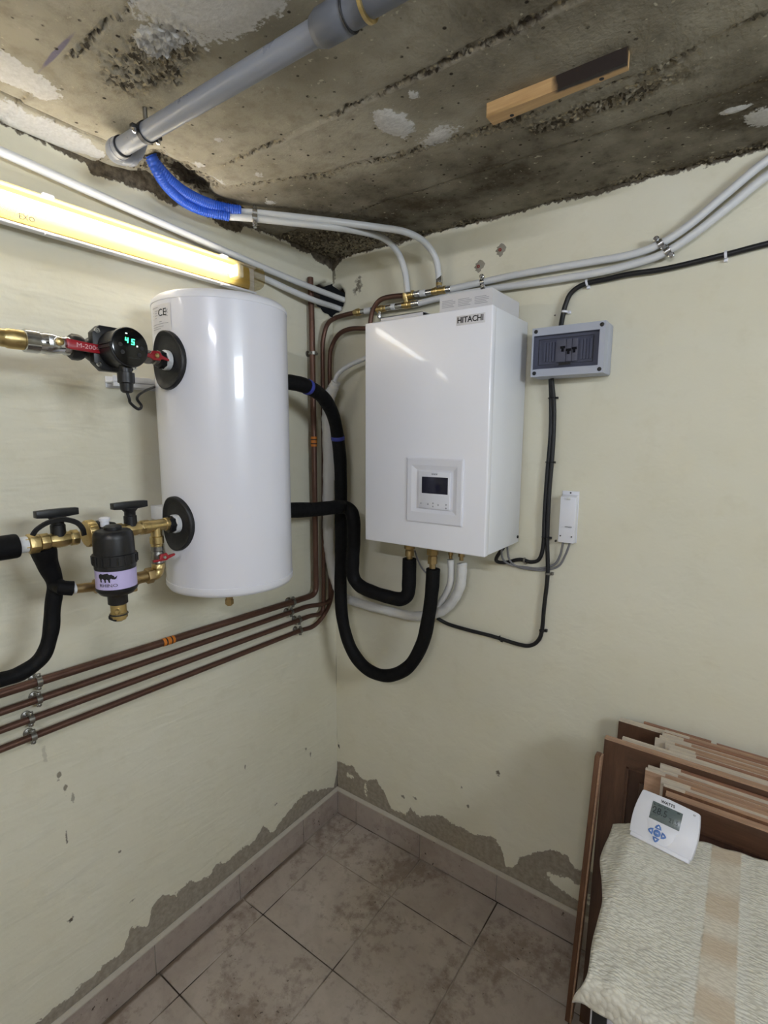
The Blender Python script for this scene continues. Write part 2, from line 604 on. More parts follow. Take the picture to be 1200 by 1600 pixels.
# the two walls out of view, one with a small high window
b = B(); b.box(2.9, 3.0, -3.6, -1.75, 0, CEIL); b.box(2.9, 3.0, -.95, 0, 0, CEIL); b.box(2.9, 3.0, -1.75, -.95, 0, 1.95); b.box(2.9, 3.0, -1.75, -.95, 2.33, CEIL)
struct(b.build('wall_window_side', pw, None, smooth=0))
b = B(); b.box(0, 3.0, -3.7, -3.6, 0, CEIL)
struct(b.build('wall_back', pw, None, smooth=0))
b = B()
for (y0, y1, z0, z1) in ((-1.75, -1.70, 1.95, 2.33), (-1.0, -.95, 1.95, 2.33), (-1.70, -1.0, 1.95, 2.0), (-1.70, -1.0, 2.28, 2.33), (-1.365, -1.335, 2.0, 2.28)):
    b.box(2.93, 2.97, y0, y1, z0, z1)
wf = struct(b.build('window_1', MATS['white_paintmetal'], None, bevel=.004))
al = bpy.data.lights.new('window_daylight', 'AREA'); al.shape = 'RECTANGLE'; al.size = .72; al.size_y = .3; al.energy = WINDOW_W; al.color = (.82, .91, 1.0)
ao = bpy.data.objects.new('window_daylight', al); COL.objects.link(ao); ao.location = (2.985, -1.35, 2.14); ao.rotation_euler = (0, R_(90), R_(90)); ao.rotation_euler = Vector((-1, 0, -.15)).to_track_quat('-Z', 'Y').to_euler()


# ---------------------------------------------------------------- ceiling slab
def jb(x):
    t = [(-.1, -.72), (.07, -.657), (.425, -.532), (.614, -.503), (.874, -.47), (1.186, -.457), (1.366, -.50), (3.2, -.6)]
    for (a, ya), (b_, yb) in zip(t, t[1:]):
        if a <= x <= b_:
            return ya + (yb - ya) * (x - a) / (b_ - a)
    return -.6


JOINTS = [-.292, -.700, -.905, -1.112, -1.33]


def blob(x, y, cx, cy, rx, ry):
    return 1 - math.hypot((x - cx) / rx, (y - cy) / ry)


def ceil_fields(x, y):
    p = (x, y, 0)
    yj = jb(x)
    # which board
    dj = min(abs(y - yj - .006 * fn2(p, 30, 2.0)), min(abs(y - q - .008 * fn2(p, 22, q)) for q in JOINTS))
    k = sum(1 for q in JOINTS if y < q) + (1 if y < yj else 0)
    h = .0035 * math.sin(k * 2.4 + 1.0)
    h += .0016 * fn2(p, 9, 1.0)
    honey = 0.0
    # honeycombed gravel zones
    honey = max(honey, smooth01(1.2 * blob(x, y, .45, -1.02, .20, .085) + .35 * fn2(p, 14, 6.0)))
    honey = max(honey, .8 * smooth01((yj + .06 - y) / .07 + .8 * fn2(p, 7, 8.0) - .25 * smooth01((x - .9) / .2)) if y > yj else 0)
    honey = max(honey, .8 * smooth01((y + .045) / .06 + .9 * fn2(p, 9, 8.0)))
    honey = max(honey, .8 * smooth01(1.3 * blob(x, y, .12, -.12, .34, .22) + .5 * fn2(p, 14, 3.0)))
    honey = max(honey, .8 * smooth01(1.3 * blob(x, y, 1.12, -.40, .24, .05) + .5 * fn2(p, 14, 4.0)))
    jn = smooth01(1 - dj / (.007 + .010 * max(0, fn2(p, 7, 5.0)))) * smooth01(.62 + 1.6 * fn2(p, 6, 11.0))
    honey = max(honey, jn)
    # broken slab edge round the soil pipe and the blue conduits
    br = smooth01(1.6 * blob(x, y, .07, -.74, .12, .17) + .35 * fn2(p, 18, 12.0))
    br = max(br, smooth01(1.6 * blob(x, y, .05, -.50, .05, .12) + .35 * fn2(p, 18, 13.0)))
    peb = .7 * abs(fn2(p, 75, 3.0)) + .8 * abs(fn2(p, 150, 4.0))
    h += honey * (.009 - .026 * peb)
    h += br * (.030 + .022 * fn2(p, 28, 1.0)) 
    # long crack beside the plaster strip on the left
    xc = .108 + .010 * fn2(p, 8, 2.0)
    crack = smooth01(1 - abs(x - xc) / .010) * smooth01((-.90 - y) / .03)
    h += .02 * crack
    # smeared plaster (signed distance, positive inside)
    pl = -.2
    if y < -.90:
        pl = max(pl, .05 - abs(x - .045) - .03 * smooth01((y + 1.0) / .1))
    pl = max(pl, .07 * blob(x, y, .20, -1.19, .05, .12))
    pl = max(pl, .06 * blob(x, y, .70, -1.06, .17, .10))
    pl = max(pl, .05 * blob(x, y, .505, -1.045, .045, .035))
    pl = max(pl, .045 * blob(x, y, .712, -.60, .038, .06))
    pl = max(pl, .02 * blob(x, y, .765, -.50, .05, .03))
    pl = max(pl, .045 * blob(x, y, 1.40, -.15, .06, .045))
    pl = max(pl, .045 * blob(x, y, 1.33, -.215, .03, .012))
    for (cx, cy, r) in ((.285, -.62, .013), (.185, -.49, .014), (.80, -.66, .012), (.33, -.78, .010), (.16, -.66, .02), (.19, -.74, .012)):
        pl = max(pl, .02 * blob(x, y, cx, cy, r, r))
    if pl > 0:
        h -= min(pl, .02) * .2
    # dark staining from dampness by the right-hand wall, plus painted light falloff
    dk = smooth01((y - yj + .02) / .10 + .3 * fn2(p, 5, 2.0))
    dk = max(dk, .8 * smooth01((x - .42) / .5 + .35 * fn2(p, 4, 7.0)))  # light falloff painted in: ceiling colour darkens away from the wall batten
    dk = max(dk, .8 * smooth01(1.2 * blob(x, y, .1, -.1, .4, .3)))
    return h, max(honey, br), pl, dk, max(crack, br * .8 * (fn2(p, 20, 31.0) > 0), jn * .6)


xs = glines((-.02, 1.66, .0060), (1.66, 3.0, .25)); ys = [-q for q in glines((-.02, 1.36, .0060), (1.36, 3.7, .3))]
V = []; F = []; AT = [[], [], [], []]
for x in xs:
    for y in ys:
        h, a, b_, c, d = ceil_fields(x, y)
        V.append((x, y, CEIL + h))
        for L, q in zip(AT, (a, b_, c, d)):
            L.append(float(q))
ny = len(ys)
for i in range(len(xs) - 1):
    for k in range(ny - 1):
        F.append((i * ny + k, i * ny + k + 1, (i + 1) * ny + k + 1, (i + 1) * ny + k))
me = bpy.data.meshes.new('ceiling'); me.from_pydata(V, [], F)
for nm, arr in zip(('honey', 'plaster', 'damp_falloff', 'crack'), AT):
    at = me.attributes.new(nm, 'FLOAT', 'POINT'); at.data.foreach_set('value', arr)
me.polygons.foreach_set('use_smooth', [True] * len(me.polygons))
m = NT('board_marked_concrete')
p = m.pos()
n1 = m.noise(p, 3.5, 3, .6); n2 = m.noise(p, 24, 4, .65); nf = m.noise(p, 110, 2, .6)
gr = m.noise(p, 60, 3, .5, .2, (.9, .05, 1))
c = m.mix(m.ramp(n1, .3, .7), lin((150, 144, 128)), lin((188, 182, 165)))
c = m.mix(m.ramp(n2, .45, .75, 0, .5), c, lin((112, 102, 84)))
c = m.mix(m.ramp(gr, .5, .8, 0, .25), c, lin((174, 166, 146)))
c = m.mix(m.math('MULTIPLY', m.attr('damp_falloff'), m.ramp(m.math('ADD', m.math('MULTIPLY', n1, .6), m.math('MULTIPLY', n2, .4)), .38, .60, 1.0, .35), clamp=True), c, lin((80, 72, 58)))
c = m.mix(m.math('MULTIPLY', m.attr('honey'), m.ramp(nf, .35, .65, .1, .8), clamp=True), c, lin((130, 118, 96)))
bl = m.node('ShaderNodeVectorMath', operation='SUBTRACT'); m.l.new(p, bl.inputs[0]); bl.inputs[1].default_value = (0.325, -1.131, 2.415)
blr = m.node('ShaderNodeVectorRotate', rotation_type='Z_AXIS'); m.l.new(bl.outputs[0], blr.inputs['Vector']); blr.inputs['Angle'].default_value = --0.036
bls = m.node('ShaderNodeVectorMath', operation='MULTIPLY'); m.l.new(blr.outputs[0], bls.inputs[0]); bls.inputs[1].default_value = (13.5, 190, 1)
bll = m.node('ShaderNodeVectorMath', operation='LENGTH'); m.l.new(bls.outputs[0], bll.inputs[0])
c = m.mix(m.ramp(m.math('ADD', bll.outputs['Value'], m.math('SUBTRACT', n2, .5)), 1.1, .7, 0, .6), c, lin((70, 66, 128)))
spk = m.noise(p, 75, 2, .5)
c = m.mix(m.ramp(spk, .69, .73, 0, .75), c, lin((190, 182, 160)))
vo = m.node('ShaderNodeTexVoronoi'); m.l.new(p, vo.inputs['Vector']); vo.inputs['Scale'].default_value = 38
c = m.mix(m.math('MULTIPLY', m.ramp(vo.outputs['Distance'], .17, .11), m.ramp(n2, .47, .55), clamp=True), c, lin((52, 46, 38)))
gv = m.node('ShaderNodeTexVoronoi'); m.l.new(p, gv.inputs['Vector']); gv.inputs['Scale'].default_value = 120
gvc = m.node('ShaderNodeSeparateColor'); m.l.new(gv.outputs['Color'], gvc.inputs[0])
grain = m.math('MULTIPLY', m.ramp(gvc.outputs[0], .62, .68), m.ramp(gv.outputs['Distance'], .55, .35), clamp=True)
c = m.mix(m.math('MULTIPLY', grain, m.ramp(m.attr('honey'), .15, .6, .05, .75), clamp=True), c, lin((182, 168, 138)))
dirt = m.math('MULTIPLY', m.ramp(gvc.outputs[1], .70, .74), m.ramp(m.attr('honey'), .15, .6, .0, .8), clamp=True)
c = m.mix(dirt, c, lin((54, 46, 37)))
c = m.mix(m.ramp(m.attr('crack'), .30, .6, 0, .92), c, lin((52, 45, 38)))
pl = m.math('ADD', m.attr('plaster'), m.math('ADD', m.math('MULTIPLY', m.math('SUBTRACT', n2, .5), .05), m.math('MULTIPLY', m.math('SUBTRACT', nf, .5), .035)))
c = m.mix(m.ramp(pl, -.001, .004), c, m.mix(nf, lin((176, 174, 170)), lin((214, 213, 210))))
m.col(c)
m.b.inputs['Roughness'].default_value = .88
m.b.inputs['Specular IOR Level'].default_value = .2
vo2 = m.node('ShaderNodeTexVoronoi'); m.l.new(p, vo2.inputs['Vector']); vo2.inputs['Scale'].default_value = 85
hs = m.math('ADD', m.math('ADD', m.math('MULTIPLY', n2, .0022), m.math('MULTIPLY', nf, .0016)), m.math('ADD', m.math('MULTIPLY', gr, .0009), m.math('MULTIPLY', m.math('MULTIPLY', vo2.outputs['Distance'], m.attr('honey')), .0054)))
m.bump(hs, 1.0, 1.0)
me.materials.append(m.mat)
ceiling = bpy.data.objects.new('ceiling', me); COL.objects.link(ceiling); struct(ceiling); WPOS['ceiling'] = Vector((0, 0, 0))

# ---------------------------------------------------------------- floor tiles and skirting tiles
T = .336


def tile_mat(name, a, b_, dirt):
    m = NT(name)
    p = m.pos()
    oi = m.node('ShaderNodeObjectInfo').outputs['Random']
    n1 = m.noise(p, 6, 6, .65, .6); n2 = m.noise(p, 28, 5, .7); n3 = m.noise(p, 3.2, 4, .6)
    c = m.mix(m.ramp(n1, .3, .7), lin(a), lin(b_))
    c = m.mix(m.ramp(n2, .5, .75, 0, .45), c, tuple(q * .72 for q in lin(a)))
    c = m.mix(m.ramp(m.math('ADD', n3, m.math('MULTIPLY', m.math('SUBTRACT', n2, .5), .6)), .52, .68, 0, dirt), c, lin((98, 74, 58)))
    sp = m.noise(p, 70, 3, .6)
    c = m.mix(m.math('MULTIPLY', m.ramp(sp, .64, .70), m.ramp(n3, .5, .6), clamp=True), c, lin((66, 52, 44)))
    c = m.mix(m.math('MULTIPLY', oi, .12), c, lin((120, 104, 92)))
    sx_ = m.node('ShaderNodeSeparateXYZ'); m.l.new(p, sx_.inputs[0])
    dep = m.math('MULTIPLY', m.ramp(m.math('ADD', sx_.outputs[0], m.math('MULTIPLY', m.math('SUBTRACT', n2, .5), .02)), .028, .020), m.ramp(m.math('ADD', sx_.outputs[1], m.math('MULTIPLY', n1, .1)), -.17, -.21), clamp=True)
    c = m.mix(m.math('MULTIPLY', dep, .75 if dirt > .3 else 0.0), c, lin((96, 76, 56)))
    m.col(c)
    m.b.inputs['Roughness'].default_value = .5
    m.b.inputs['Specular IOR Level'].default_value = .35
    m.bump(n2, .12, .001)
    return m.mat


tm = tile_mat('floor_tile', (170, 157, 146), (192, 180, 168), .5)
sm = tile_mat('skirting_tile', (162, 149, 140), (178, 166, 157), .18)
gm = NT('grout')
pp = gm.pos(); gn = gm.noise(pp, 3.0, 4, .6); gn2 = gm.noise(pp, 40, 3)
gm.col(gm.mix(gm.ramp(gn, .42, .56), lin((62, 52, 44)), gm.mix(gn2, lin((150, 138, 124)), lin((176, 164, 150)))))
gm.b.inputs['Roughness'].default_value = .95
b = B(); b.box(0, 2.9, -3.6, 0, -.05, -.0022)
floor = struct(b.build('floor', gm.mat, None, smooth=0))
X0, Y0 = .4589, -.221
g = .0022
cache = {}


def tile(parent, x0, x1, y0, y1, z0, z1, mat, bev=.0012, name='tile'):
    key = (round(x1 - x0, 4), round(y1 - y0, 4), round(z1 - z0, 4), mat.name)
    c = Vector(((x0 + x1) / 2, (y0 + y1) / 2, (z0 + z1) / 2))
    if key not in cache:
        b = B(); b.box(x0, x1, y0, y1, z0, z1)
        o = b.build(name, mat, parent, bevel=bev, seg=1)
        cache[key] = o.data
        return o
    o = bpy.data.objects.new(name, cache[key]); COL.objects.link(o); place(o, c, parent)
    return o


WPOS[floor.name] = Vector(floor.location)
for i in range(-2, 8):
    for k in range(-1, 11):
        x0 = max(X0 + i * T + g, .011); x1 = min(X0 + (i + 1) * T - g, 2.898)
        y1 = min(Y0 - (k - 0) * T - g, -.011); y0 = max(Y0 - (k + 1) * T + g, -3.598)
        if x1 - x0 < .02 or y1 - y0 < .02:
            continue
        tile(floor, x0, x1, y0, y1, -.006, 0.0, tm)
HS = .1126
b = B(); b.box(0, .0055, -2.6, -.0005, 0, HS - .001); b.prism([(0, 0), (.011, 0), (.0105, .004), (.003, .013), (0, .014)], (0, -2.6, HS - .001), (1, 0, 0), (0, 0, 1), (0, 2.5995, 0))
bl = struct(b.build('baseboard_left', MATS['mortar'], None, smooth=0))
b = B(); b.box(.0005, 2.8, -.0055, 0, 0, HS - .001); b.prism([(0, 0), (.011, 0), (.0105, .004), (.003, .013), (0, .014)], (.0005, 0, HS - .001), (0, -1, 0), (0, 0, 1), (2.7995, 0, 0))
br_ = struct(b.build('baseboard_right', MATS['mortar'], None, smooth=0))
for i in range(-1, 7):
    y1 = min(-.2308 - i * T - .0015, -.0095); y0 = -.2308 - (i + 1) * T + .0015
    tile(bl, .001, .0095, y0, y1, .001, HS, sm, .001)
for i in range(-1, 8):
    x0 = max(.1171 + i * T + .0015, .0096); x1 = .1171 + (i + 1) * T - .0015
    tile(br_, x0, x1, -.0095, -.001, .001, HS, sm, .001)

M_ = MATS
X = Vector((1, 0, 0)); Y = Vector((0, 1, 0)); Z = Vector((0, 0, 1))


# ---------------------------------------------------------------- fluorescent battens
def batten(label, o, L, out, up, length, half, tube_mat, group=None):
    o = Vector(o); L = Vector(L); out = Vector(out); up = Vector(up)
    t = thing('fluorescent_batten', label, 'light', o, group)
    b = B(); b.prism([(0, -half), (.026, -half - .001), (.026, -half + .005), (.016, -half + .006), (.016, half - .006), (.026, half - .005), (.026, half + .001), (0, half)], o, out, up, L * length); b.build('housing', M_['white_plastic'], t, bevel=.004)
    b = B(); b.prism([(.0165, -half * .80), (.024, -half * .78), (.028, -half * .5), (.028, half * .5), (.024, half * .78), (.0165, half * .80)], o + L * .03, out, up, L * (length - .06)); b.build('gear_tray', M_['tray_glow_yellow'], t)
    # clear ribbed cover: open shell
    prof = [(.020, -half + .007), (.048, -half + .008), (.064, -half + .014), (.072, -half * .35), (.072, half * .35), (.064, half - .014), (.048, half - .008), (.020, half - .007)]
    b = B(); n = len(prof); V = []
    for s_ in (.006, length - .006):
        V += [o + out * a + up * c + L * s_ for a, c in prof]
    b.add(V, [(i, i + 1, n + i + 1, n + i) for i in range(n - 1)] + [tuple(range(n)), tuple(range(2 * n - 1, n - 1, -1))])
    b.build('cover', M_['cover'], t, smooth=60)
    b = B(); b.cyl(o + out * .050 + L * .112, o + out * .050 + L * (length - .055), .013, seg=16); b.build('tube', tube_mat, t)
    for e in (.098, length - .035):
        b = B(); b.box(0, 1, 0, 1, 0, 1); b.v = [tuple(o + L * (e - .012 + .024 * x) + out * (.022 + .045 * z) + up * (-.018 + .036 * y)) for x, y, z in b.v]
        b.build('lamp_holder', M_['white_plastic'], t, bevel=.003)
    for e in (.10, .48, .80):
        for s_ in (-1, 1):
            b = B(); b.box(-.5, .5, -.5, .5, -.5, .5)
            b.v = [tuple(o + L * (length * e + .024 * x) + out * (.026 + .016 * z) + up * (s_ * (half + .001) + .006 * y)) for x, y, z in b.v]
            b.build('clip', M_['white_plastic'], t, bevel=.001)
    return t


fx = batten('lit fluorescent batten with ribbed yellowish cover on the left wall above the tank', (.028, -.437, 2.226), (0, -1, 0), (1, 0, 0), (0, 0, 1), 1.28, .041, M_['tube_main'])
text('type_plate', 'EXO', .016, (0.095, -1.114, 2.191), (0, 1, 0), (0, 0, 1), M_['print_grey'], fx)
batten('lit fluorescent batten on the ceiling behind the viewer', (1.32, -2.6, 2.409), (1, 0, 0), (0, 0, -1), (0, 1, 0), .66, .05, M_['tube_room'])

# ---------------------------------------------------------------- buffer tank
TC = Vector((.2242, -.7128, 0)); TR = .1742
tank = thing('water_tank', 'tall white cylindrical buffer tank hung on the left wall', 'tank', (TC.x, TC.y, 1.306))
b = B(); b.lathe([(TR, 1.330), (TR, 2.052)], TC, Z, 72); b.build('jacket', M_['white_enamel'], tank)
b = B(); b.lathe([(0, 2.078), (TR - .03, 2.076), (TR - .012, 2.072), (TR - .002, 2.064), (TR + .0012, 2.056), (TR + .0012, 2.0505), (TR - .004, 2.049)], TC, Z, 72); b.build('top_cap', M_['white_plastic'], tank, smooth=50)
b = B(); b.lathe([(TR - .004, 1.3335), (TR + .0015, 1.332), (TR + .0015, 1.318), (TR - .004, 1.309), (TR - .02, 1.306), (0, 1.306)], TC, Z, 72); b.build('bottom_cap', M_['white_plastic'], tank, smooth=50)
b = B(); b.lathe([(.010, 0), (.010, .016), (.012, .016), (.012, .030), (.008, .030), (.008, .034)], (0.245, -0.740, 1.277), -Z, 6); b.build('drain_nipple', M_['brass_dull'], tank)
PX = .238


def collar(z):
    o = Vector((PX, -.8865, z))

    def wrap(prof, seg):
        V = []; F = []
        for r, h in prof:
            for k in range(seg):
                a = 2 * math.pi * k / seg
                dx = r * .80 * math.cos(a)
                xx = PX + dx
                V.append((xx, TC.y - math.sqrt(TR * TR - (xx - TC.x) ** 2) - h, z + r * math.sin(a)))
        for i in range(len(prof) - 1):
            for k in range(seg):
                k2 = (k + 1) % seg
                F.append((i * seg + k, i * seg + k2, (i + 1) * seg + k2, (i + 1) * seg + k))
        return B().add(V, F)
    c = wrap([(.020, .001), (.038, .001), (.050, .002), (.060, .004), (.0650, .0095), (.0675, .0108), (.0698, .0098), (.0705, .006), (.0705, -.002)], 56).build('port_collar', M_['black_rubber'], tank, smooth=50)
    b = B(); b.lathe([(.024, .000), (.024, .010), (.020, .013), (.015, .013)], o, -Y, 20); b.build('seal', M_['white_pex'], c)
    b = B(); b.lathe([(.021, .010), (.0215, .012), (.0215, .026), (.018, .029)], o, -Y, 8); b.build('nut', M_['black_plastic'], c)


collar(1.906); collar(1.500)
# rating sticker wrapped on the jacket
def on_tank(a, z, d=.0006):
    return (TC.x + (TR + d) * math.cos(a), TC.y + (TR + d) * math.sin(a), z)


a0 = math.atan2(-.845 - TC.y, .30 - TC.x)
A_L, A_R = R_(-107), R_(-79)
b = B(); n = 14; V = []
for i in range(n + 1):
    a = A_L + (A_R - A_L) * i / n
    V += [on_tank(a, 1.975), on_tank(a, 2.040)]
b.add(V, [(2 * i, 2 * i + 2, 2 * i + 3, 2 * i + 1) for i in range(n)]); st = b.build('rating_sticker', M_['white_card'], tank)


def tank_fn(ac, zc):
    return lambda x, y, z: on_tank(ac + x / TR, zc + y, .0011 + max(0, z))


text('ce_mark', 'CE', .024, (0, 0, 0), X, Z, M_['black_ink'], st, fn=tank_fn(R_(-89.5), 2.020), depth=.0002, sx=1.25)
text('bin_symbol', 'X', .013, (0, 0, 0), X, Z, M_['print_grey'], st, fn=tank_fn(R_(-83.5), 2.021), depth=.0002)
b = B()
for i, (x0, x1, z) in enumerate([(-106, -95, 2.034), (-105, -103.5, 2.024), (-105, -103.5, 2.016), (-105, -103.5, 2.008), (-101, -96, 2.026), (-101, -97, 2.021), (-101, -96, 2.015), (-101, -98, 2.009), (-94, -90, 1.999), (-106, -82, 1.994), (-106, -88, 1.988), (-106, -92, 1.983), (-85.5, -82, 2.010)]):
    a, c = R_(x0), R_(x1); k = 4
    V = []
    for j in range(k + 1):
        q = a + (c - a) * j / k
        V += [on_tank(q, z, .0012), on_tank(q, z + .0012, .0012)]
    b.add(V, [(2 * j, 2 * j + 2, 2 * j + 3, 2 * j + 1) for j in range(k)])
b.build('print', M_['print_grey'], st, smooth=0)
b = B(); b.box(.001, .046, -.925, -.50, 1.862, 1.866); b.box(.001, .005, -.925, -.50, 1.850, 1.880); b.box(.042, .046, -.925, -.50, 1.852, 1.880)
br0 = b.build('wall_bracket', M_['white_paintmetal'], tank, bevel=.0012)
b = B(); b.lathe([(.011, 0), (.011, .003), (.008, .004), (.008, .008), (.004, .008), (.004, .005)], (.046, -.885, 1.866), X, 16); b.build('bolt', M_['chrome'], br0)
b = B(); b.box(.001, .06, -.82, -.60, 1.48, 1.52); b.build('wall_bracket', M_['white_paintmetal'], tank, bevel=.002)

# ---------------------------------------------------------------- pump line on the upper port
AX = .240; AZ = 1.908


def A(y, z=AZ, x=AX):
    return (x, y, z)


# small isolating valve beside the tank
t = thing('isolating_valve', 'chromed isolating valve with red butterfly handle screwed into the upper tank port', 'valve', A(-.935))
b = B(); b.lathe([(.016, 0), (.016, .012), (.0135, .014), (.0155, .02), (.0165, .028), (.0155, .036), (.0135, .042), (.0155, .044), (.0155, .054)], A(-.913), -Y, 20); b.build('body', M_['steel_dull'], t)
b = B(); b.cyl((AX, -.937, AZ), (AX + .032, -.937, AZ), .006, seg=12); b.build('stem', M_['brass'], t)
b = B(); b.prism([(-.032, .004), (-.014, .003), (-.009, .011), (.009, .011), (.014, .003), (.032, -.004), (.032, -.009), (.014, -.006), (.008, -.010), (-.008, -.010), (-.014, -.006), (-.032, -.004)], (AX + .028, -.937, AZ), Y, Z, X * .006)
h = b.build('butterfly_handle', M_['red_paint'], t, bevel=.0012)
b = B(); b.lathe([(.0055, 0), (.0055, .004), (.003, .006)], (AX + .034, -.937, AZ), X, 12); b.build('screw', M_['brass'], h)

# circulation pump
PC = Vector((AX, -1.035, AZ))
t = thing('circulation_pump', 'black circulation pump with round display reading 45 on the upper tank line', 'pump', (PC.x, PC.y, PC.z - .085))
b = B(); b.lathe([(.018, 0), (.024, .004), (.024, .014), (.020, .016)], A(-.968), -Y, 8)
b.build('union_nut', M_['black_plastic'], t)
b = B(); b.lathe([(.018, 0), (.026, .02), (.036, .04), (.036, .072), (.026, .09), (.017, .104)], A(-.980), -Y, 28); b.build('volute', M_['black_plastic'], t, smooth=45)
b = B(); b.lathe([(.016, 0), (.025, .003), (.027, .010), (.027, .022), (.024, .026), (.018, .027)], A(-1.086), -Y, 10); b.build('union_nut', M_['black_plastic'], t)
b = B(); s_ = .047; b.prism([(-s_, -s_ + .016), (-s_ + .016, -s_), (s_ - .016, -s_), (s_, -s_ + .016), (s_, s_ - .016), (s_ - .016, s_), (-s_ + .016, s_), (-s_, s_ - .016)], PC + X * .018, Y, Z, X * .020)
fl = b.build('flange', M_['black_plastic'], t, bevel=.002)
for sy in (-1, 1):
    for sz in (-1, 1):
        b = B(); b.lathe([(.0055, 0), (.0055, .005), (.003, .005), (.003, .003)], PC + X * .038 + Y * sy * .038 + Z * sz * .034, X, 10); b.build('bolt', M_['chrome'], fl)
b = B(); b.lathe([(.037, .036), (.0385, .040), (.0385, .086), (.041, .088), (.0415, .094), (.040, .0975), (.034, .0985)], PC, X, 44); b.build('motor_can', M_['black_plastic'], t, smooth=45)
b = B(); b.box(PC.x + .05, PC.x + .098, PC.y - .043, PC.y - .036, PC.z - .004, PC.z + .002); b.box(PC.x + .05, PC.x + .098, PC.y - .043, PC.y - .036, PC.z + .004, PC.z + .007); b.build('rib', M_['black_plastic'], t)
b = B(); b.lathe([(.0385, 0), (.0385, .002), (.036, .003), (0, .0032)], PC + X * .0978, X, 44); fc = b.build('display_face', M_['black_gloss'], t, smooth=45)
FX = PC.x + .1013


def seg7(ch, y, z, w_, h_):
    on = {'4': 'bcfg', '5': 'acdfg'}[ch]
    bb = B(); k = .0022; sl = .12
    def bar(y0, z0, y1, z1):
        bb.hexa([(FX, y + y0 + sl * z0, z + z0), (FX, y + y1 + sl * z0, z + z0), (FX, y + y1 + sl * z1, z + z1), (FX, y + y0 + sl * z1, z + z1),
                 (FX + .0004, y + y0 + sl * z0, z + z0), (FX + .0004, y + y1 + sl * z0, z + z0), (FX + .0004, y + y1 + sl * z1, z + z1), (FX + .0004, y + y0 + sl * z1, z + z1)])
    D = {'a': (0, h_ - k, w_, h_), 'b': (w_ - k, h_ / 2 + .0005, w_, h_ - .0005), 'c': (w_ - k, .0005, w_, h_ / 2 - .0005), 'd': (0, 0, w_, k), 'f': (0, h_ / 2 + .0005, k, h_ - .0005), 'g': (0, h_ / 2 - k / 2, w_, h_ / 2 + k / 2)}
    for q in on:
        bar(*D[q])
    bb.build('digit', M_['led_green'], fc, smooth=0)


seg7('4', PC.y - .0125, PC.z + .007, .0072, .012); seg7('5', PC.y + .001, PC.z + .005, .0072, .012)
b = B(); b.cyl((FX, PC.y + .014, PC.z + .003), (FX + .0004, PC.y + .014, PC.z + .003), .0016, seg=8); b.build('decimal_point', M_['led_white'], fc)
b = B(); b.box(FX, FX + .0004, PC.y - .010, PC.y - .006, PC.z + .026, PC.z + .0275); b.build('indicator', M_['led_white'], fc)
b = B()
for (yy, zz) in ((-.022, .003), (.024, 0), (-.018, -.012), (.018, -.014)):
    b.cyl((FX - .0002, PC.y + yy, PC.z + zz), (FX + .0003, PC.y + yy, PC.z + zz), .0045, seg=14)
b.box(FX, FX + .0003, PC.y - .006, PC.y + .018, PC.z - .0225, PC.z - .0215)
b.build('key', M_['translucent_dial'], fc)
GP = PC + X * .074 - Z * .036
b = B(); b.lathe([(.013, 0), (.013, .014), (.0175, .015), (.0175, .036), (.014, .038), (.0125, .054), (.009, .057), (.004, .058)], GP, -Z, 14); gl_ = b.build('cable_gland', M_['black_plastic'], t)
b = B(); b.tube(spline([GP - Z * .056, GP + Vector((0, .004, -.070)), (0.305, -1.024, 1.794), (0.300, -1.005, 1.782), (0.290, -0.991, 1.790), (0.270, -0.989, 1.808), (0.220, -0.944, 1.828), (0.120, -0.847, 1.854), (0.060, -0.779, 1.871)], 8), .0032, 10); b.build('cable', M_['black_rubber'], t)

# lever ball valve and brass pipe further left
t = thing('ball_valve', 'chromed ball valve with long red lever left of the pump', 'valve', A(-1.17, 1.885))
b = B(); b.lathe([(.019, 0), (.0195, .01), (.017, .014), (.019, .024), (.0215, .036), (.021, .050), (.019, .058), (.0225, .060), (.0225, .084), (.019, .086)], A(-1.112), -Y, 12); b.build('body', M_['chrome'], t)
b = B(); b.cyl(A(-1.150), (AX + .040, -1.150, AZ), .007, seg=12); b.lathe([(.0105, 0), (.0105, .006), (.009, .008)], (AX + .036, -1.150, AZ), X, 6); b.build('stem', M_['chrome'], t)
LV = [(-1.166, .012), (-1.150, .013), (-1.135, .009), (-1.125, .0085), (-1.060, .004), (-1.052, .002), (-1.050, -.004), (-1.054, -.011), (-1.062, -.0135), (-1.125, -.0115), (-1.135, -.010), (-1.150, -.013), (-1.164, -.010)]
b = B(); b.prism([(y, z) for y, z in LV[2:11]], (AX + .037, 0, AZ), Y, Z, X * .007); lv = b.build('lever', M_['red_paint'], t, bevel=.0015)
b = B(); b.prism([(-1.166, .009), (-1.134, .0085), (-1.134, -.010), (-1.166, -.009)], (AX + .036, 0, AZ), Y, Z, X * .004); b.build('lever_plate', M_['chrome'], t, bevel=.001)
b = B(); b.lathe([(.0075, 0), (.0075, .005), (.004, .007)], (AX + .044, -1.150, AZ), X, 14); b.build('stem_screw', M_['brass'], t)
text('lever_print', 'M-200', .013, (AX + .0445, -1.099, AZ - .0026), (0, 1, -.055), (0, .055, 1), M_['red_print'], lv, .0002, sx=1.15)
text('lever_print', 'DN25', .006, (AX + .0445, -1.070, AZ - .004), (0, 1, -.055), (0, .055, 1), M_['red_print'], lv, .0002, sx=1.2)
b = B(); b.lathe([(.016, 0), (.019, .003), (.019, .028), (.017, .032), (.0172, .046), (.0185, .048), (.0185, .07), (.017, .074), (.017, 1.0)], A(-1.196), -Y, 24)
tag(b.build('brass_pipe', M_['brass'], None), 'brass pipe leaving the frame left of the red lever valve', 'pipe')

# ---------------------------------------------------------------- filter line on the lower port
LZ = 1.503


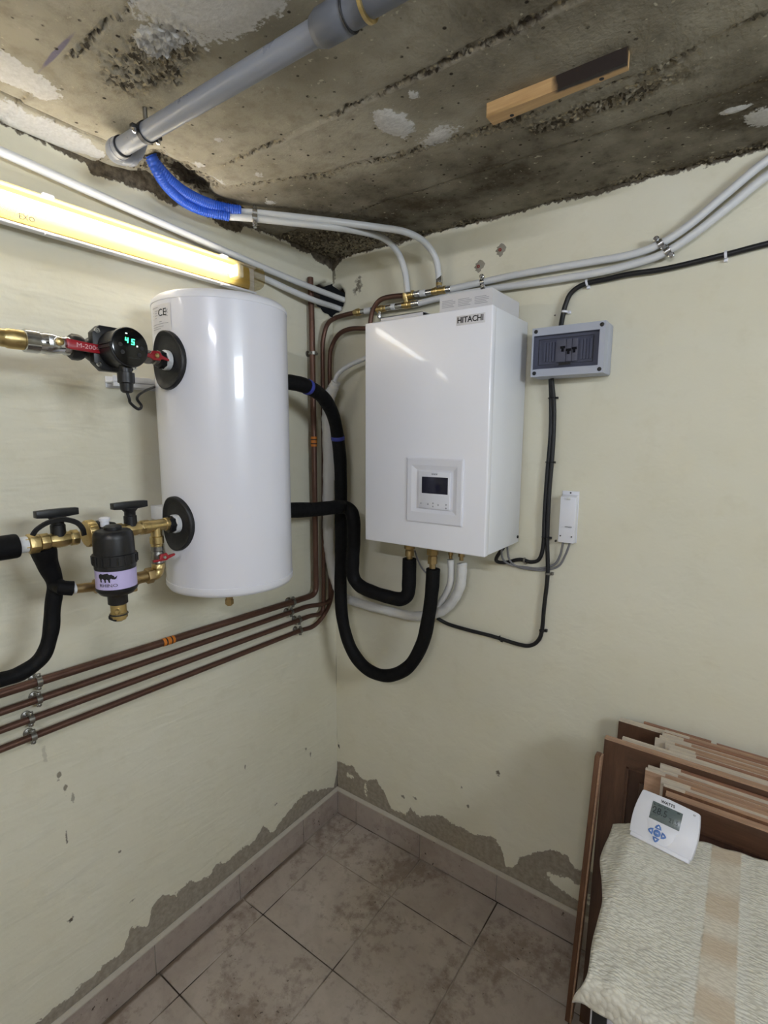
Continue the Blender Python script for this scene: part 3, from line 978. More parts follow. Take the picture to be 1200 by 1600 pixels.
def Lq(y, z=LZ, x=AX):
    return (x, y, z)


t = thing('tee_fitting', 'brass tee fitting between the lower tank port and the right black-handled valve', 'pipe fitting', Lq(-.94, 1.44))
b = B(); b.lathe([(.016, 0), (.0165, .002), (.0165, .016), (.0145, .018), (.0145, .058), (.017, .060), (.017, .072)], Lq(-.905), -Y, 24); b.build('run', M_['brass'], t)
b = B(); b.lathe([(.0135, 0), (.0135, .026), (.0165, .028), (.0165, .044), (.0145, .046), (.0145, .052)], Lq(-.945), -Z, 20); b.build('branch', M_['brass'], t)


def tvalve(yc, label, hl):
    t = thing('ball_valve', label, 'valve', Lq(yc, LZ - .02))
    b = B(); b.lathe([(.0175, 0), (.0175, .014), (.0145, .016), (.0165, .022), (.0175, .036), (.0165, .050), (.0145, .056), (.018, .058), (.018, .074)], Lq(yc + .037), -Y, 8); b.build('body', M_['brass'], t, bevel=.0008)
    b = B(); b.lathe([(.0145, .008), (.0145, .032), (.0125, .034), (.0125, .042), (.018, .049), (.018, .052)], Lq(yc), Z, 16); b.build('stem', M_['black_plastic'], t)
    b = B(); b.prism([(-hl, -.007), (-.018, -.009), (.018, -.009), (hl, -.007), (hl, .0075), (.01, .0085), (-.01, .0085), (-hl, .0075)], Lq(yc, LZ + .058, AX - .009), Y, Z, X * .018); b.build('handle', M_['black_plastic'], t, bevel=.0012)
    return t


tvalve(-1.008, 'brass valve with black T handle between the tee and the filter', .041)
tvalve(-1.165, 'brass valve with black T handle left of the filter', .041)
t = thing('compression_fitting', 'brass compression nut on white pipe end left of the left T-handle valve', 'pipe fitting', Lq(-1.21))
b = B(); b.lathe([(.019, 0), (.021, .002), (.021, .020), (.017, .022), (.017, .028)], Lq(-1.203), -Y, 6); b.build('nut', M_['brass'], t, bevel=.001)
b = B(); b.cyl(Lq(-1.225), Lq(-1.262), .0165, seg=20); b.build('pipe_end', M_['white_pex'], t)
b = B(); b.lathe([(.017, 0), (.0235, .0), (.0245, .004), (.0245, .95)], Lq(-1.242), -Y, 24); tag(b.build('foam_pipe_cover', M_['black_foam'], None), 'black foam covered pipe end leaving the frame at the lower left', 'pipe')
b = B(); b.tube(spline([(0.260, -1.221, 1.524), (0.264, -1.213, 1.536), (0.266, -1.193, 1.547), (0.266, -1.166, 1.550), (0.264, -1.139, 1.540), (0.262, -1.126, 1.524), (0.258, -1.122, 1.509)], 6), lambda t_, i: (.0058, .0058, .0042, .0042), 12)
tag(b.build('rubber_strap', M_['black_rubber'], None), 'black rubber strap looped over the left T-handle valve', 'strap')

# knurled union + dial behind the filter
t = thing('magnetic_filter', 'black magnetic filter canister with lilac rhino label on the lower tank line', 'filter', (.310, -1.085, 1.318))
FC = Vector((.310, -1.085, 0))
b = B()
pr = []
for k in range(30):
    pr.append((k,))
b.lathe([(.027, 0), (.0285, .002), (.0285, .018), (.026, .020)], Lq(-1.112, 1.508, AX + .004), Y, 30); kn = b.build('knurled_ring', M_['brass'], t)
for k in range(26):
    a = 2 * math.pi * k / 26
    q = Vector((AX + .004 + .0285 * math.cos(a), -1.103, 1.508 + .0285 * math.sin(a)))
    b = B(); b.cyl(q - Y * .008, q + Y * .008, .0016, seg=6); b.build('knurl', M_['brass'], kn)
b = B(); b.lathe([(.022, 0), (.0265, .002), (.0265, .022), (.022, .030), (.018, .045)], Lq(-1.094, 1.508, AX + .006), Y, 32); b.build('head_dial', M_['black_plastic'], t)
b = B(); b.cyl((AX + .008, -1.075, 1.505), (FC.x, FC.y, 1.500), .022, seg=24); b.build('neck', M_['black_plastic'], t)
b = B(); b.lathe([(.009, 0), (.009, .012), (.0115, .013), (.0115, .019), (.008, .021)], (AX + .03, -1.082, 1.523), Z, 14); b.build('vent_cap', M_['white_plastic'], t)
b = B(); b.lathe([(0, 1.531), (.014, 1.531), (.018, 1.528), (.018, 1.522), (.034, 1.520), (.039, 1.514), (.0405, 1.505), (.0415, 1.470), (.0445, 1.469), (.0445, 1.447), (.042, 1.446), (.042, 1.438), (.0405, 1.437), (.0405, 1.396), (.042, 1.395), (.042, 1.390), (.034, 1.380), (.022, 1.377), (.0205, 1.374), (.0205, 1.356), (.018, 1.354), (0, 1.354)], FC, Z, 40); b.build('canister', M_['black_plastic'], t, smooth=40)
b = B()
for k in range(18):
    a = 2 * math.pi * k / 18
    q = FC + Vector((.0445 * math.cos(a), .0445 * math.sin(a), 1.458))
    b.cyl(q - Z * .009, q + Z * .009, .0022, seg=6)
b.build('grip_ribs', M_['black_plastic'], t)
LR = .0414
b = B(); b.lathe([(LR, 1.3965), (LR, 1.4365)], FC, Z, 40)
b.f = b.f[:-2]; b.m = b.m[:-2]
lb = b.build('label_wrap', M_['lilac_label'], t)
ac = math.atan2(-.62, .9)


def can_pt(a, z, d=.0004):
    return (FC.x + (LR + d) * math.cos(a), FC.y + (LR + d) * math.sin(a), z)


AC = R_(-50)
rh = [(-.019, .004), (-.018, .009), (-.014, .0115), (-.009, .0105), (-.004, .0118), (.001, .0125), (.004, .0095), (.008, .0105), (.0095, .0085), (.012, .0075), (.0135, .0035), (.0185, .0075), (.0165, .0015), (.0135, -.0005), (.009, .0002), (.0065, .0020), (.0045, -.001), (.0050, -.0065), (.0022, -.0068), (.0010, -.0015), (-.0020, .0005), (-.0035, -.0015), (-.0030, -.0065), (-.0060, -.0068), (-.0068, -.001), (-.0105, .0015), (-.0125, -.001), (-.0120, -.0060), (-.0150, -.0062), (-.0160, .0), (-.0178, .002)]
bm_ = bmesh.new(); vv = [bm_.verts.new((x, z, 0)) for x, z in rh]; bm_.faces.new(vv); bmesh.ops.triangulate(bm_, faces=bm_.faces[:])
bmesh.ops.subdivide_edges(bm_, edges=bm_.edges[:], cuts=3, use_grid_fill=True); bmesh.ops.triangulate(bm_, faces=bm_.faces[:])
bm_.verts.index_update(); b = B(); b.add([can_pt(AC + q.co.x * 1.05 / LR, 1.4205 + q.co.y * 1.05, .0007) for q in bm_.verts], [tuple(q.index for q in f.verts) for f in bm_.faces])
bm_.free(); b.build('rhino_emblem', M_['black_ink'], lb, smooth=0)
text('label_name', 'RHINO', .0098, (0, 0, 0), X, Z, M_['black_ink'], lb, fn=lambda x, y, z: can_pt(AC + x * 1.25 / LR, 1.4065 + y, .0005), depth=0)
b = B(); b.lathe([(.0165, 0), (.0165, .020), (.018, .021), (.018, .032), (.0145, .034), (.0145, .037)], FC + Z * 1.355, -Z, 16); dv = b.build('drain_cock', M_['brass'], t)
b = B(); b.lathe([(.0055, 0), (.0065, .006), (.004, .009)], FC + Vector((.013, -.009, 1.342)), (.8, -.6, 0), 10); b.build('drain_screw', M_['brass'], dv)
b = B(); b.torus(FC + Z * 1.331, Z, .0178, .0018, 24, 6); b.build('seal_ring', M_['black_rubber'], dv)
b = B(); b.lathe([(.004, 0), (.016, .001), (.015, .006), (.008, .009)], FC + Vector((-.004, -.004, 1.324)), (-.15, -.25, -1), 18); b.build('drain_cap', M_['black_rubber'], dv)

# bypass drop with red butterfly valve, elbow and unions
t = thing('isolating_valve', 'small red butterfly valve on the drop below the brass tee', 'valve', Lq(-.945, 1.42))
b = B(); b.lathe([(.0145, 0), (.0145, .010), (.0125, .012), (.015, .018), (.015, .028), (.0125, .034), (.014, .036), (.014, .042)], Lq(-.945, 1.4505), -Z, 18); b.build('body', M_['steel_dull'], t)
b = B(); b.cyl(Lq(-.945, 1.427), (AX + .026, -.945, 1.427), .005, seg=10); b.build('stem', M_['brass'], t)
b = B(); b.prism([(-.028, -.003), (-.011, -.004), (-.008, .008), (.008, .009), (.012, .002), (.030, .004), (.030, -.001), (.012, -.006), (.007, -.009), (-.008, -.009), (-.012, -.009), (-.028, -.009)], (AX + .023, -.945, 1.427), Y, Z, X * .006)
h = b.build('butterfly_handle', M_['red_paint'], t, bevel=.001)
b = B(); b.lathe([(.0045, 0), (.0045, .003), (.003, .005)], (AX + .029, -.945, 1.427), X, 10); b.build('screw', M_['chrome'], h)
t = thing('elbow_fitting', 'brass elbow under the red butterfly valve leading to the filter', 'pipe fitting', Lq(-.945, 1.38))
b = B(); b.lathe([(.015, 0), (.0165, .002), (.0165, .012), (.014, .014)], Lq(-.945, 1.4075), -Z, 8); b.build('nut', M_['brass'], t)
b = B(); b.tube(spline([Lq(-.945, 1.398), Lq(-.946, 1.388), Lq(-.952, 1.381), Lq(-.962, 1.379)], 5), .0138, 16); b.build('bend', M_['brass'], t)
t = thing('union_fitting', 'brass union with a small drain nipple right of the filter', 'pipe fitting', Lq(-1.0, 1.36))
b = B(); b.lathe([(.015, 0), (.020, .002), (.020, .018), (.0155, .020)], Lq(-.960, 1.381), -Y, 6); b.build('nut', M_['brass_dull'], t, bevel=.001)
b = B(); b.lathe([(.0145, 0), (.0145, .022), (.017, .024), (.017, .044), (.013, .046), (.013, .06)], Lq(-.979, 1.381), -Y, 20); b.build('body', M_['brass_dull'], t)
b = B(); b.lathe([(.009, 0), (.009, .020), (.007, .020)], Lq(-1.012, 1.372), -Z, 14); b.build('drain_nipple', M_['brass_dull'], t)
t = thing('union_fitting', 'brass union and short pipe left of the filter', 'pipe fitting', Lq(-1.10, 1.37))
b = B(); b.lathe([(.013, 0), (.019, .002), (.020, .010), (.020, .020), (.015, .024), (.0165, .026), (.0165, .032), (.0115, .034)], Lq(-1.068, 1.384), -Y, 12); b.build('nut', M_['brass_dull'], t)
b = B(); b.cyl(Lq(-1.100, 1.384), Lq(-1.150, 1.390), .0105, seg=18); b.build('pipe', M_['brass_dull'], t)

# foam-covered hose dropping to the left
t = thing('insulated_hose', 'black foam insulated hose curving from the filter down to the left frame edge', 'hose', (0.200, -1.182, 1.289))
pts = spline([(0.225, -1.192, 1.493), (0.210, -1.180, 1.450), (0.205, -1.167, 1.400), (0.200, -1.174, 1.346), (0.200, -1.183, 1.289), (0.200, -1.203, 1.243), (0.200, -1.242, 1.222), (0.200, -1.283, 1.221), (0.200, -1.347, 1.229), (.2, -1.7, 1.20), (.2, -2.2, 1.19)], 9)
b = B(); b.tube(pts, lambda t_, i: .0160 + (.0085 * smooth01(1 - t_ * 4.2)) + .0005 * math.sin(i * .61) + .0003 * math.sin(i * .27), 16); b.build('foam_sleeve', M_['black_foam'], t)
b = B(); b.tube([(0.205, -1.167, 1.400), Lq(-1.165, 1.396, .235), Lq(-1.146, 1.391)], .0160, 16); b.build('foam_stub', M_['black_foam'], t)
b = B(); b.lathe([(.008, 0), (.0125, 0), (.0125, .006), (.008, .007)], Lq(-1.148, 1.391), Y, 20); b.build('liner', M_['white_pex'], t)

# ---------------------------------------------------------------- heat pump indoor unit
BX0, BX1, BZ0, BZ1, BF = .3823, .8199, 1.377, 2.079, -.2832
t = thing('heat_pump_unit', 'white wall-hung indoor heat pump unit lettered HITACHI on the right wall', 'boiler', ((BX0 + BX1) / 2, -.14, BZ0))
b = B(); b.box(BX0 + .001, BX1 - .001, BF + .028, -.016, BZ0 + .002, BZ1 - .002); b.build('casing', M_['white_paintmetal'], t, bevel=.003)
b = B(); b.box(BX0 + .04, BX1 - .04, -.018, 0.0, BZ0 + .10, BZ0 + .16); b.box(BX0 + .04, BX1 - .04, -.018, 0.0, BZ1 - .16, BZ1 - .10); b.build('mounting_rail', M_['steel_dull'], t)
b = B(); b.box(BX0, BX1, BF, BF + .0275, BZ0, BZ1); fp = b.build('front_panel', M_['white_powdercoat'], t, bevel=.0045, seg=3)
text('lettering', 'HITACHI', .0225, ((.7165 + .790) / 2, BF - .0006, 2.0475), X, Z, M_['black_ink'], fp, .0004, sx=.92, bold=.0004)
b = B(); b.box(.710, .798, BF - .0004, BF + .001, 2.034, 2.060); b.build('logo_plate', M_['white_card'], fp, bevel=.0003)
b = B(); b.lathe([(.005, 0), (.005, .003), (.003, .004)], (BX1 - .001, -.03, BZ0 + .022), X, 12); b.build('screw', M_['dark_steel'], t)
# control bezel
bx0, bx1, bz0, bz1 = .551, .746, 1.460, 1.659
b = B(); o_ = [(bx0, bz0), (bx1, bz0), (bx1, bz1), (bx0, bz1)]


def ring(b, outer, inner, yo, yi):
    V = [(x, yo, z) for x, z in outer] + [(x, yi, z) for x, z in inner]
    b.add(V, [(i, (i + 1) % 4, 4 + (i + 1) % 4, 4 + i) for i in range(4)])


def rect(x0, x1, z0, z1):
    return [(x0, z0), (x1, z0), (x1, z1), (x0, z1)]


r0 = rect(bx0, bx1, bz0, bz1); r1 = rect(bx0 + .004, bx1 - .004, bz0 + .004, bz1 - .004); r2 = rect(bx0 + .018, bx1 - .018, bz0 + .032, bz1 - .022); r3 = rect(bx0 + .036, bx1 - .033, bz0 + .042, bz1 - .036)
ring(b, r0, r0, BF, BF - .004); ring(b, r0, r1, BF - .004, BF - .006); ring(b, r1, r2, BF - .006, BF - .006); ring(b, r2, r3, BF - .006, BF - .0015)
b.add([(x, BF - .0015, z) for x, z in r3], [(0, 1, 2, 3)])
bz = b.build('control_bezel', M_['white_plastic'], t, smooth=20)
b = B(); b.box(.5965, .7055, BF - .0075, BF - .0012, 1.5055, 1.6185); ct = b.build('controller', M_['white_plastic'], t, bevel=.0018)
b = B(); b.box(.6085, .6985, BF - .0081, BF - .0070, 1.5525, 1.6030); b.build('screen', M_['navy_screen'], ct, bevel=.0003)
text('maker_name', 'HITACHI', .0052, (.652, BF - .0078, 1.6115), X, Z, M_['black_ink'], ct, .0003)
for i, (x, z) in enumerate([(.606, 1.5205), (.631, 1.5195), (.649, 1.5235), (.649, 1.5135), (.667, 1.5195), (.694, 1.5220), (.694, 1.5115)]):
    b = B(); b.lathe([(.0024, 0), (.0024, .0006), (.0012, .0008)], (x, BF - .0074, z), -Y, 10); b.build('button', M_['print_grey'], ct)
# connections under the unit
for (px_, r, segs, ln) in (((0.470, -0.140, 1.321), .0175, 10, .088), ((0.564, -0.140, 1.312), .0185, 6, .105), ((0.612, -0.100, 1.311), .0095, 8, .07), ((0.653, -0.100, 1.308), .0125, 8, .07)):
    b = B(); b.lathe([(r, -.004), (r, ln * .22), (r * .84, ln * .24), (r * 1.12, ln * .30), (r * 1.12, ln * .52), (r * .80, ln * .56), (r * .92, ln * .62), (r * .92, ln * .82), (r * .62, ln * .84), (r * .62, ln)], (px_[0], px_[1], BZ0 + .002), -Z, segs); b.build('connection', M_['brass_dull'], t)

# cartons lying on top of the unit
t = thing('carton', 'white printed carton lying at the right end on top of the unit', 'box', (.70, -.12, BZ1))
cx0, cx1, cy0, cy1, cz1 = .6255, .7930, -.232, -.030, 2.1365
b = B(); k = .003
b.box(cx0, cx1, cy0, cy0 + k, BZ1, cz1); b.box(cx0, cx1, cy1 - k, cy1, BZ1, cz1); b.box(cx0, cx0 + k, cy0 + k, cy1 - k, BZ1, cz1); b.box(cx1 - k, cx1, cy0 + k, cy1 - k, BZ1, cz1); b.box(cx0 + k, cx1 - k, cy0 + k, cy1 - k, BZ1 + .0005, BZ1 + .003)
b.build('tray', M_['white_card'], t, smooth=0)
b = B(); b.box(cx0 + .004, cx1 - .001, cy0 + .004, cy1 - .001, cz1 - .006, cz1 - .002); b.build('lining', M_['dark_steel'], t)
for q in range(3):
    b = B()
    for j in range(5):
        x0 = cx0 + .008 + q * .053; z = cz1 - .017 - .0045 * j - q * .001
        b.box(x0, x0 + (.044 if j % 3 else .036) - .004 * (j == 4), cy0 - .0003, cy0 + .0005, z, z + .0014)
    b.build('print', M_['print_grey'], t, smooth=0)
t = thing('carton', 'flat white carton lying at the left end on top of the unit', 'box', (.47, -.15, BZ1))
b = B(); cx0, cx1, cy0, cy1, cz1 = .3930, .5560, -.215, -.06, 2.1075
b.box(cx0, cx1, cy0, cy0 + .002, BZ1, cz1); b.box(cx0, cx1, cy1 - .002, cy1, BZ1, cz1); b.box(cx0, cx0 + .002, cy0, cy1, BZ1, cz1); b.box(cx0, cx1, cy0, cy1, cz1 - .002, cz1); b.box(cx0, cx1, cy0, cy1, BZ1 + .0005, BZ1 + .002)
b.build('sleeve', M_['white_card'], t, smooth=0)
b = B(); b.box(cx0 + .01, cx1 - .006, cy0 + .003, cy1 - .003, BZ1 + .003, cz1 - .003); b.build('contents', M_['dark_steel'], t)

# ---------------------------------------------------------------- distribution box
dx0, dx1, dz0, dz1, dd = .8605, 1.0665, 1.902, 2.0415, -.088
t = thing('distribution_box', 'grey electrical box with smoked window and breakers right of the unit', 'fuse box', ((dx0 + dx1) / 2, -.04, dz0))
b = B(); b.box(dx0 - .001, dx1 + .001, -.052, -.001, dz0 - .001, dz1 + .001); b.build('back_case', M_['box_grey'], t, bevel=.005)
wx0, wx1, wz0, wz1 = dx0 + .005, dx1 - .015, dz0 + .021, dz1 - .022
b = B()
b.box(dx0, dx1, dd, -.053, dz0, wz0); b.box(dx0, dx1, dd, -.053, wz1, dz1); b.box(dx0, wx0, dd, -.053, wz0, wz1); b.box(wx1, dx1, dd, -.053, wz0, wz1)
b.build('cover_frame', M_['box_grey'], t, bevel=.0)
b = B(); b.box(wx0 - .0, wx1 + .0, dd + .018, dd + .030, wz0, wz1); b.build('inner_plate', M_['box_grey'], t)
for x, z in ((dx0 + .011, dz0 + .010), (dx1 - .010, dz0 + .010), (dx0 + .011, dz1 - .010), (dx1 - .010, dz1 - .010)):
    b = B(); b.lathe([(.0058, -.001), (.0058, .0006), (.004, .001)], (x, dd, z), -Y, 16); b.build('screw_plug', M_['black_plastic'], t)
wm = (wx0 + wx1) / 2
for i in range(4):
    x = wx0 + .028 + i * .0085
    b = B(); b.box(x, x + .0055, dd + .012, dd + .019, wz0 + .022, wz1 - .020); b.build('blank_slat', M_['box_grey'], t)
for i in range(4):
    x = wx1 - .052 + i * .0085
    b = B(); b.box(x, x + .0055, dd + .012, dd + .019, wz0 + .022, wz1 - .020); b.build('blank_slat', M_['box_grey'], t)
for i, (x0, x1, hz) in enumerate(((wm - .028, wm + .000, .006), (wm + .0015, wm + .0165, -.002), (wm + .018, wm + .033, .001))):
    b = B(); b.box(x0, x1, dd + .008, dd + .019, wz0 + .018, wz1 - .016); bk = b.build('breaker', M_['breaker_white'], t, bevel=.0008)
    xm = x1 - .008
    b = B(); b.box(xm - .0065, xm + .0065, dd + .003, dd + .009, 1.9715 + hz, 1.978 + hz); b.box(xm - .003, xm + .003, dd + .003, dd + .009, 1.963 + hz, 1.973 + hz); b.build('toggle', M_['black_plastic'], bk)
b = B(); b.box(wx0 + .001, wx1 - .001, dd + .0005, dd + .0022, wz0 + .001, wz1 - .001); wdw = b.build('window', M_['smoked'], t)
b = B()
ix0, ix1, iz0, iz1 = wx0 + .016, wx1 - .014, wz0 + .011, wz1 - .012
for q in ((ix0, ix1, iz0, iz0 + .0016), (ix0, ix1, iz1 - .0016, iz1), (ix0, ix0 + .0016, iz0, iz1), (ix1 - .0016, ix1, iz0, iz1)):
    b.box(q[0], q[1], dd - .0004, dd + .0008, q[2], q[3])
b.box(wm - .016, wm + .018, dd - .0008, dd + .0008, iz0 - .003, iz0 + .004)
b.build('window_rim', M_['black_plastic'], wdw)

# ---------------------------------------------------------------- receiver module
t = thing('receiver_module', 'small white plastic module with grey cables below the distribution box', 'module', (.975, -.015, 1.396))
b = B(); b.box(.9495, 1.0005, -.004, 0, 1.396, 1.558); b.build('base_plate', M_['white_plastic'], t, bevel=.001)
b = B(); b.hexa([(.951, -.030, 1.398), (.999, -.030, 1.398), (.999, -.004, 1.398), (.951, -.004, 1.398), (.951, -.026, 1.541), (.999, -.026, 1.541), (.999, -.004, 1.547), (.951, -.004, 1.547)]); cs = b.build('cover', M_['white_plastic'], t, bevel=.002)
b = B(); b.cyl((.975, -.005, 1.5525), (.975, -.0035, 1.5525), .0025, seg=10); b.build('screw_hole', M_['dark_steel'], t)
for x in (.958, .992):
    b = B(); b.cyl((x, -.0315, 1.419), (x, -.0285, 1.419), .0022, seg=10); b.build('screw', M_['dark_steel'], cs)
b = B(); b.lathe([(.0035, 0), (.0035, .010)], (.972, -.0295, 1.5365), X, 10); b.build('light_pipe', M_['white_pex'], cs)
text('module_print', 'HITACHI', .0052, (.981, -.0312, 1.449), X, Z, M_['black_ink'], cs, .0004)

# ---------------------------------------------------------------- cables on the right wall
def cable(name, label, cat, pts, r, mat, n=7, seg=10, group=None):
    b = B(); b.tube(spline(pts, n), r, seg)
    return tag(b.build(name, mat, None), label, cat, group)


cable('supply_cable', 'black supply cable rising from the distribution box and running right under the white pipes', 'cable',
      [(.9215, -.02, 2.0445), (0.924, -0.014, 2.081), (0.931, -0.013, 2.117), (0.946, -0.013, 2.147), (0.982, -0.013, 2.165), (1.047, -0.014, 2.169), (1.105, -0.016, 2.172), (1.191, -0.014, 2.171), (1.325, -0.012, 2.182), (1.410, -0.012, 2.191), (1.60, -.012, 2.205), (2.6, -.012, 2.225)], .0072, M_['black_rubber'])
t1 = cable('unit_cable', 'black cable from under the unit up to the distribution box', 'cable',
           [(.795, -.07, 1.377), (0.752, -0.040, 1.315), (0.770, -0.012, 1.301), (0.824, -0.012, 1.320), (0.863, -0.012, 1.317), (0.890, -0.012, 1.332), (0.900, -0.012, 1.382), (0.899, -0.012, 1.486), (0.901, -0.012, 1.609), (0.905, -0.012, 1.730), (0.902, -0.013, 1.828), (.899, -.02, 1.900)], .0062, M_['black_rubber'])
cable('outdoor_cable', 'black cable running down from the distribution box and looping left below the unit', 'cable',
      [(.906, -.03, 1.900), (0.913, -0.014, 1.808), (0.915, -0.013, 1.690), (0.911, -0.013, 1.549), (0.912, -0.013, 1.405), (0.919, -0.012, 1.289), (0.913, -0.012, 1.170), (0.910, -0.012, 1.092), (0.899, -0.012, 1.054), (0.872, -0.012, 1.030), (0.828, -0.012, 1.025), (0.739, -0.012, 1.031), (0.639, -0.012, 1.032), (0.561, -0.013, 1.037), (0.519, -0.020, 1.052)], .0066, M_['black_rubber'])
cable('module_cable', 'grey cable from the left of the receiver module to the unit', 'cable',
      [(.790, -.09, 1.377), (0.779, -0.050, 1.325), (0.793, -0.018, 1.299), (0.842, -0.010, 1.296), (0.895, -0.008, 1.300), (0.937, -0.008, 1.319), (0.955, -0.012, 1.352), (.964, -.018, 1.396)], .0034, M_['grey_cable'])
cable('module_cable', 'grey cable from the right of the receiver module to the unit', 'cable',
      [(.797, -.06, 1.377), (0.793, -0.030, 1.323), (0.811, -0.012, 1.296), (0.853, -0.010, 1.291), (0.905, -0.008, 1.295), (0.950, -0.008, 1.315), (0.971, -0.012, 1.354), (.985, -.018, 1.396)], .0034, M_['grey_cable'])


def tie(label, p, r, w_=.004, side=1, group='cable ties'):
    p = Vector(p)
    t = thing('cable_tie', label, 'cable tie', p, group)
    b = B(); b.torus(p, Z, r, .0016, 18, 6); b.build('band', M_['black_plastic'], t)
    b = B(); b.box(p.x + side * r - .003, p.x + side * r + .006 * 1, p.y - .004, p.y + .002, p.z - .003, p.z + .003); b.build('lock_head', M_['black_plastic'], t)


for q, lab in (((0.906, -0.014, 1.843), 'black cable tie just below the distribution box'), ((0.908, -0.014, 1.646), 'black cable tie halfway down the twin cables'), ((0.908, -0.014, 1.406), 'black cable tie beside the foot of the receiver module')):
    tie(lab, q, .0125)


def saddle(label, p, u, r, mat='white_plastic', group='cable clips'):
    """clip with nail: arch over a cable running along u on the right wall"""
    p = Vector(p); u = Vector(u).normalized(); v = Y.cross(u).normalized()
    t = thing('cable_clip', label, 'clip', p, group)
    b = B(); n = 9; V = []
    for s_ in (-.003, .003):
        for k in range(n):
            a = math.pi * k / (n - 1)
            for rr in (r, r + .002):
                V.append(Vector((0, -.0125 if False else p.y, 0)) * 0 + p + u * s_ + v * math.cos(a) * rr - Y * math.sin(a) * rr)
    m_ = 2 * n
    F = []
    for k in range(n - 1):
        i = 2 * k
        F += [(i, i + 2, i + 3, i + 1), (m_ + i, m_ + i + 1, m_ + i + 3, m_ + i + 2), (i + 1, i + 3, m_ + i + 3, m_ + i + 1), (i, m_ + i, m_ + i + 2, i + 2)]
    b.add(V, F); b.build('arch', M_[mat], t)
    b = B(); q = p + v * (r + .004); b.box(q.x - .0045, q.x + .0045, -.009, 0.0, q.z - .0045, q.z + .0045); b.build('nail_block', M_[mat], t, bevel=.001)


saddle('white clip on the supply cable just above the distribution box', (0.929, -0.013, 2.095), (.15, 0, 1), .0076)
saddle('white clip on the supply cable where it turns right', (0.989, -0.013, 2.168), (1, 0, .25), .0076)
saddle('white clip on the supply cable near the right frame edge', (1.325, -0.012, 2.182), (1, 0, .1), .0076)
saddle('steel clip on the dip of the unit cable', (0.841, -0.012, 1.320), (1, 0, 0), .0068, 'steel_dull')
saddle('pale clip on the outdoor cable level with the foot of the unit', (0.920, -0.012, 1.287), (0, 0, 1), .0070, 'steel_dull')
saddle('black clip at the lower bend of the outdoor cable', (0.910, -0.012, 1.092), (0, 0, 1), .0070, 'black_plastic')
saddle('black clip on the outdoor cable left of its lower bend', (0.767, -0.012, 1.031), (1, 0, .3), .0070, 'black_plastic')
for q, lab in (((0.637, 0.000, 2.277), 'red wall plug in a grey patch, nearer the white pipe'), ((0.711, 0.000, 2.314), 'red wall plug in a grey patch, the upper right one')):
    t = thing('wall_plug', lab, 'wall plug', q, 'wall plugs')
    q = Vector(q)
    b = B(); n = 18; b.add([q + Vector((0, -.0035, 0))] + [q + Vector(((.015 + .004 * math.sin(3 * k) + .010 * max(0, math.cos(2 * math.pi * k / n - .6)) ** 4) * math.cos(2 * math.pi * k / n), -.0022 if False else 0.0006, (.019 + .003 * math.sin(5 * k)) * math.sin(2 * math.pi * k / n))) for k in range(n)], [(0, 1 + k, 1 + (k + 1) % n) for k in range(n)]); b.build('filler_patch', M_['filler'], t)
    b = B(); b.lathe([(.0050, 0), (.0050, .0035), (.0026, .0035), (.0026, .001)], q - Y * .001, -Y, 14); b.build('plug', M_['red_plug'], t)

# ---------------------------------------------------------------- copper pipes on the left wall
def clip(label, p, ax, r, wall, group, mat='steel_dull', both=True):
    """split ring clip: p centre on the pipe, ax pipe direction, wall = point on the wall behind"""
    p = Vector(p); ax = Vector(ax).normalized(); wall = Vector(wall); n = (p - wall).normalized(); v = ax.cross(n).normalized()
    t = thing('pipe_clip', label, 'pipe clip', wall, group)
    b = B(); b.lathe([(r + .0004, -.006), (r + .0028, -.006), (r + .0028, .006), (r + .0004, .006), (r + .0004, -.006)], p, ax, 20); b.f = b.f[:-2]; b.m = b.m[:-2]; b.build('ring', M_[mat], t)
    for s_ in ((-1, 1) if both else (1,)):
        q = p + v * s_ * (r + .0055)
        b = B(); b.v = []; b.box(-.5, .5, -.5, .5, -.5, .5); b.v = [tuple(q + ax * x * .011 + v * y * .008 + n * z * .005) for x, y, z in b.v]; e = b.build('ear', M_[mat], t, bevel=.0008)
        b = B(); b.lathe([(.0042, 0), (.0042, .003), (.002, .004)], q + n * .0025, n, 10); b.build('screw', M_[mat], t)
    d = (p - wall).length
    b = B(); b.lathe([(.012, .0005), (.011, .003), (.006, .005), (.004, .006), (.004, d - r)], wall, n, 16); b.build('rosette', M_[mat], t)


CU = M_['copper_old']
XW = .030
# pipe 1 (largest, topmost) with its riser
RY1 = -.153
t = thing('copper_pipe', 'thickest and topmost copper pipe along the left wall, turning up near the corner', 'pipe', (XW, -.8, 1.09))
b = B(); b.tube([(XW, -2.6, 1.158), (XW, -1.237, 1.118), (XW, -.80, 1.105), (XW, -.30, 1.090)] + spline([(XW, -.20, 1.087), (XW, -.172, 1.090), (XW, RY1 - .004, 1.103), (XW, RY1, 1.125), (XW, RY1, 1.14)], 5) + [(XW, RY1, 1.7), (.026, -.150, 2.15), (.018, -.146, 2.31)], .0112, 14); b.build('tube', CU, t)
for o_, ax in ((Vector((XW, -.806, 1.105)), Vector((0, 1, -.03))), (Vector((XW, RY1, 1.702)), Z)):
    ax = ax.normalized()
    b = B(); b.lathe([(.0113, -.019), (.0122, -.018), (.0122, .018), (.0113, .019)], o_, ax, 18); bd = b.build('orange_band', M_['orange_band'], t)
    for s_ in (-1, 1):
        b = B(); b.lathe([(.0123, -.002), (.0125, -.0015), (.0125, .0015), (.0123, .002)], o_ + ax * s_ * .008, ax, 18); b.build('mark', M_['black_ink'], bd)
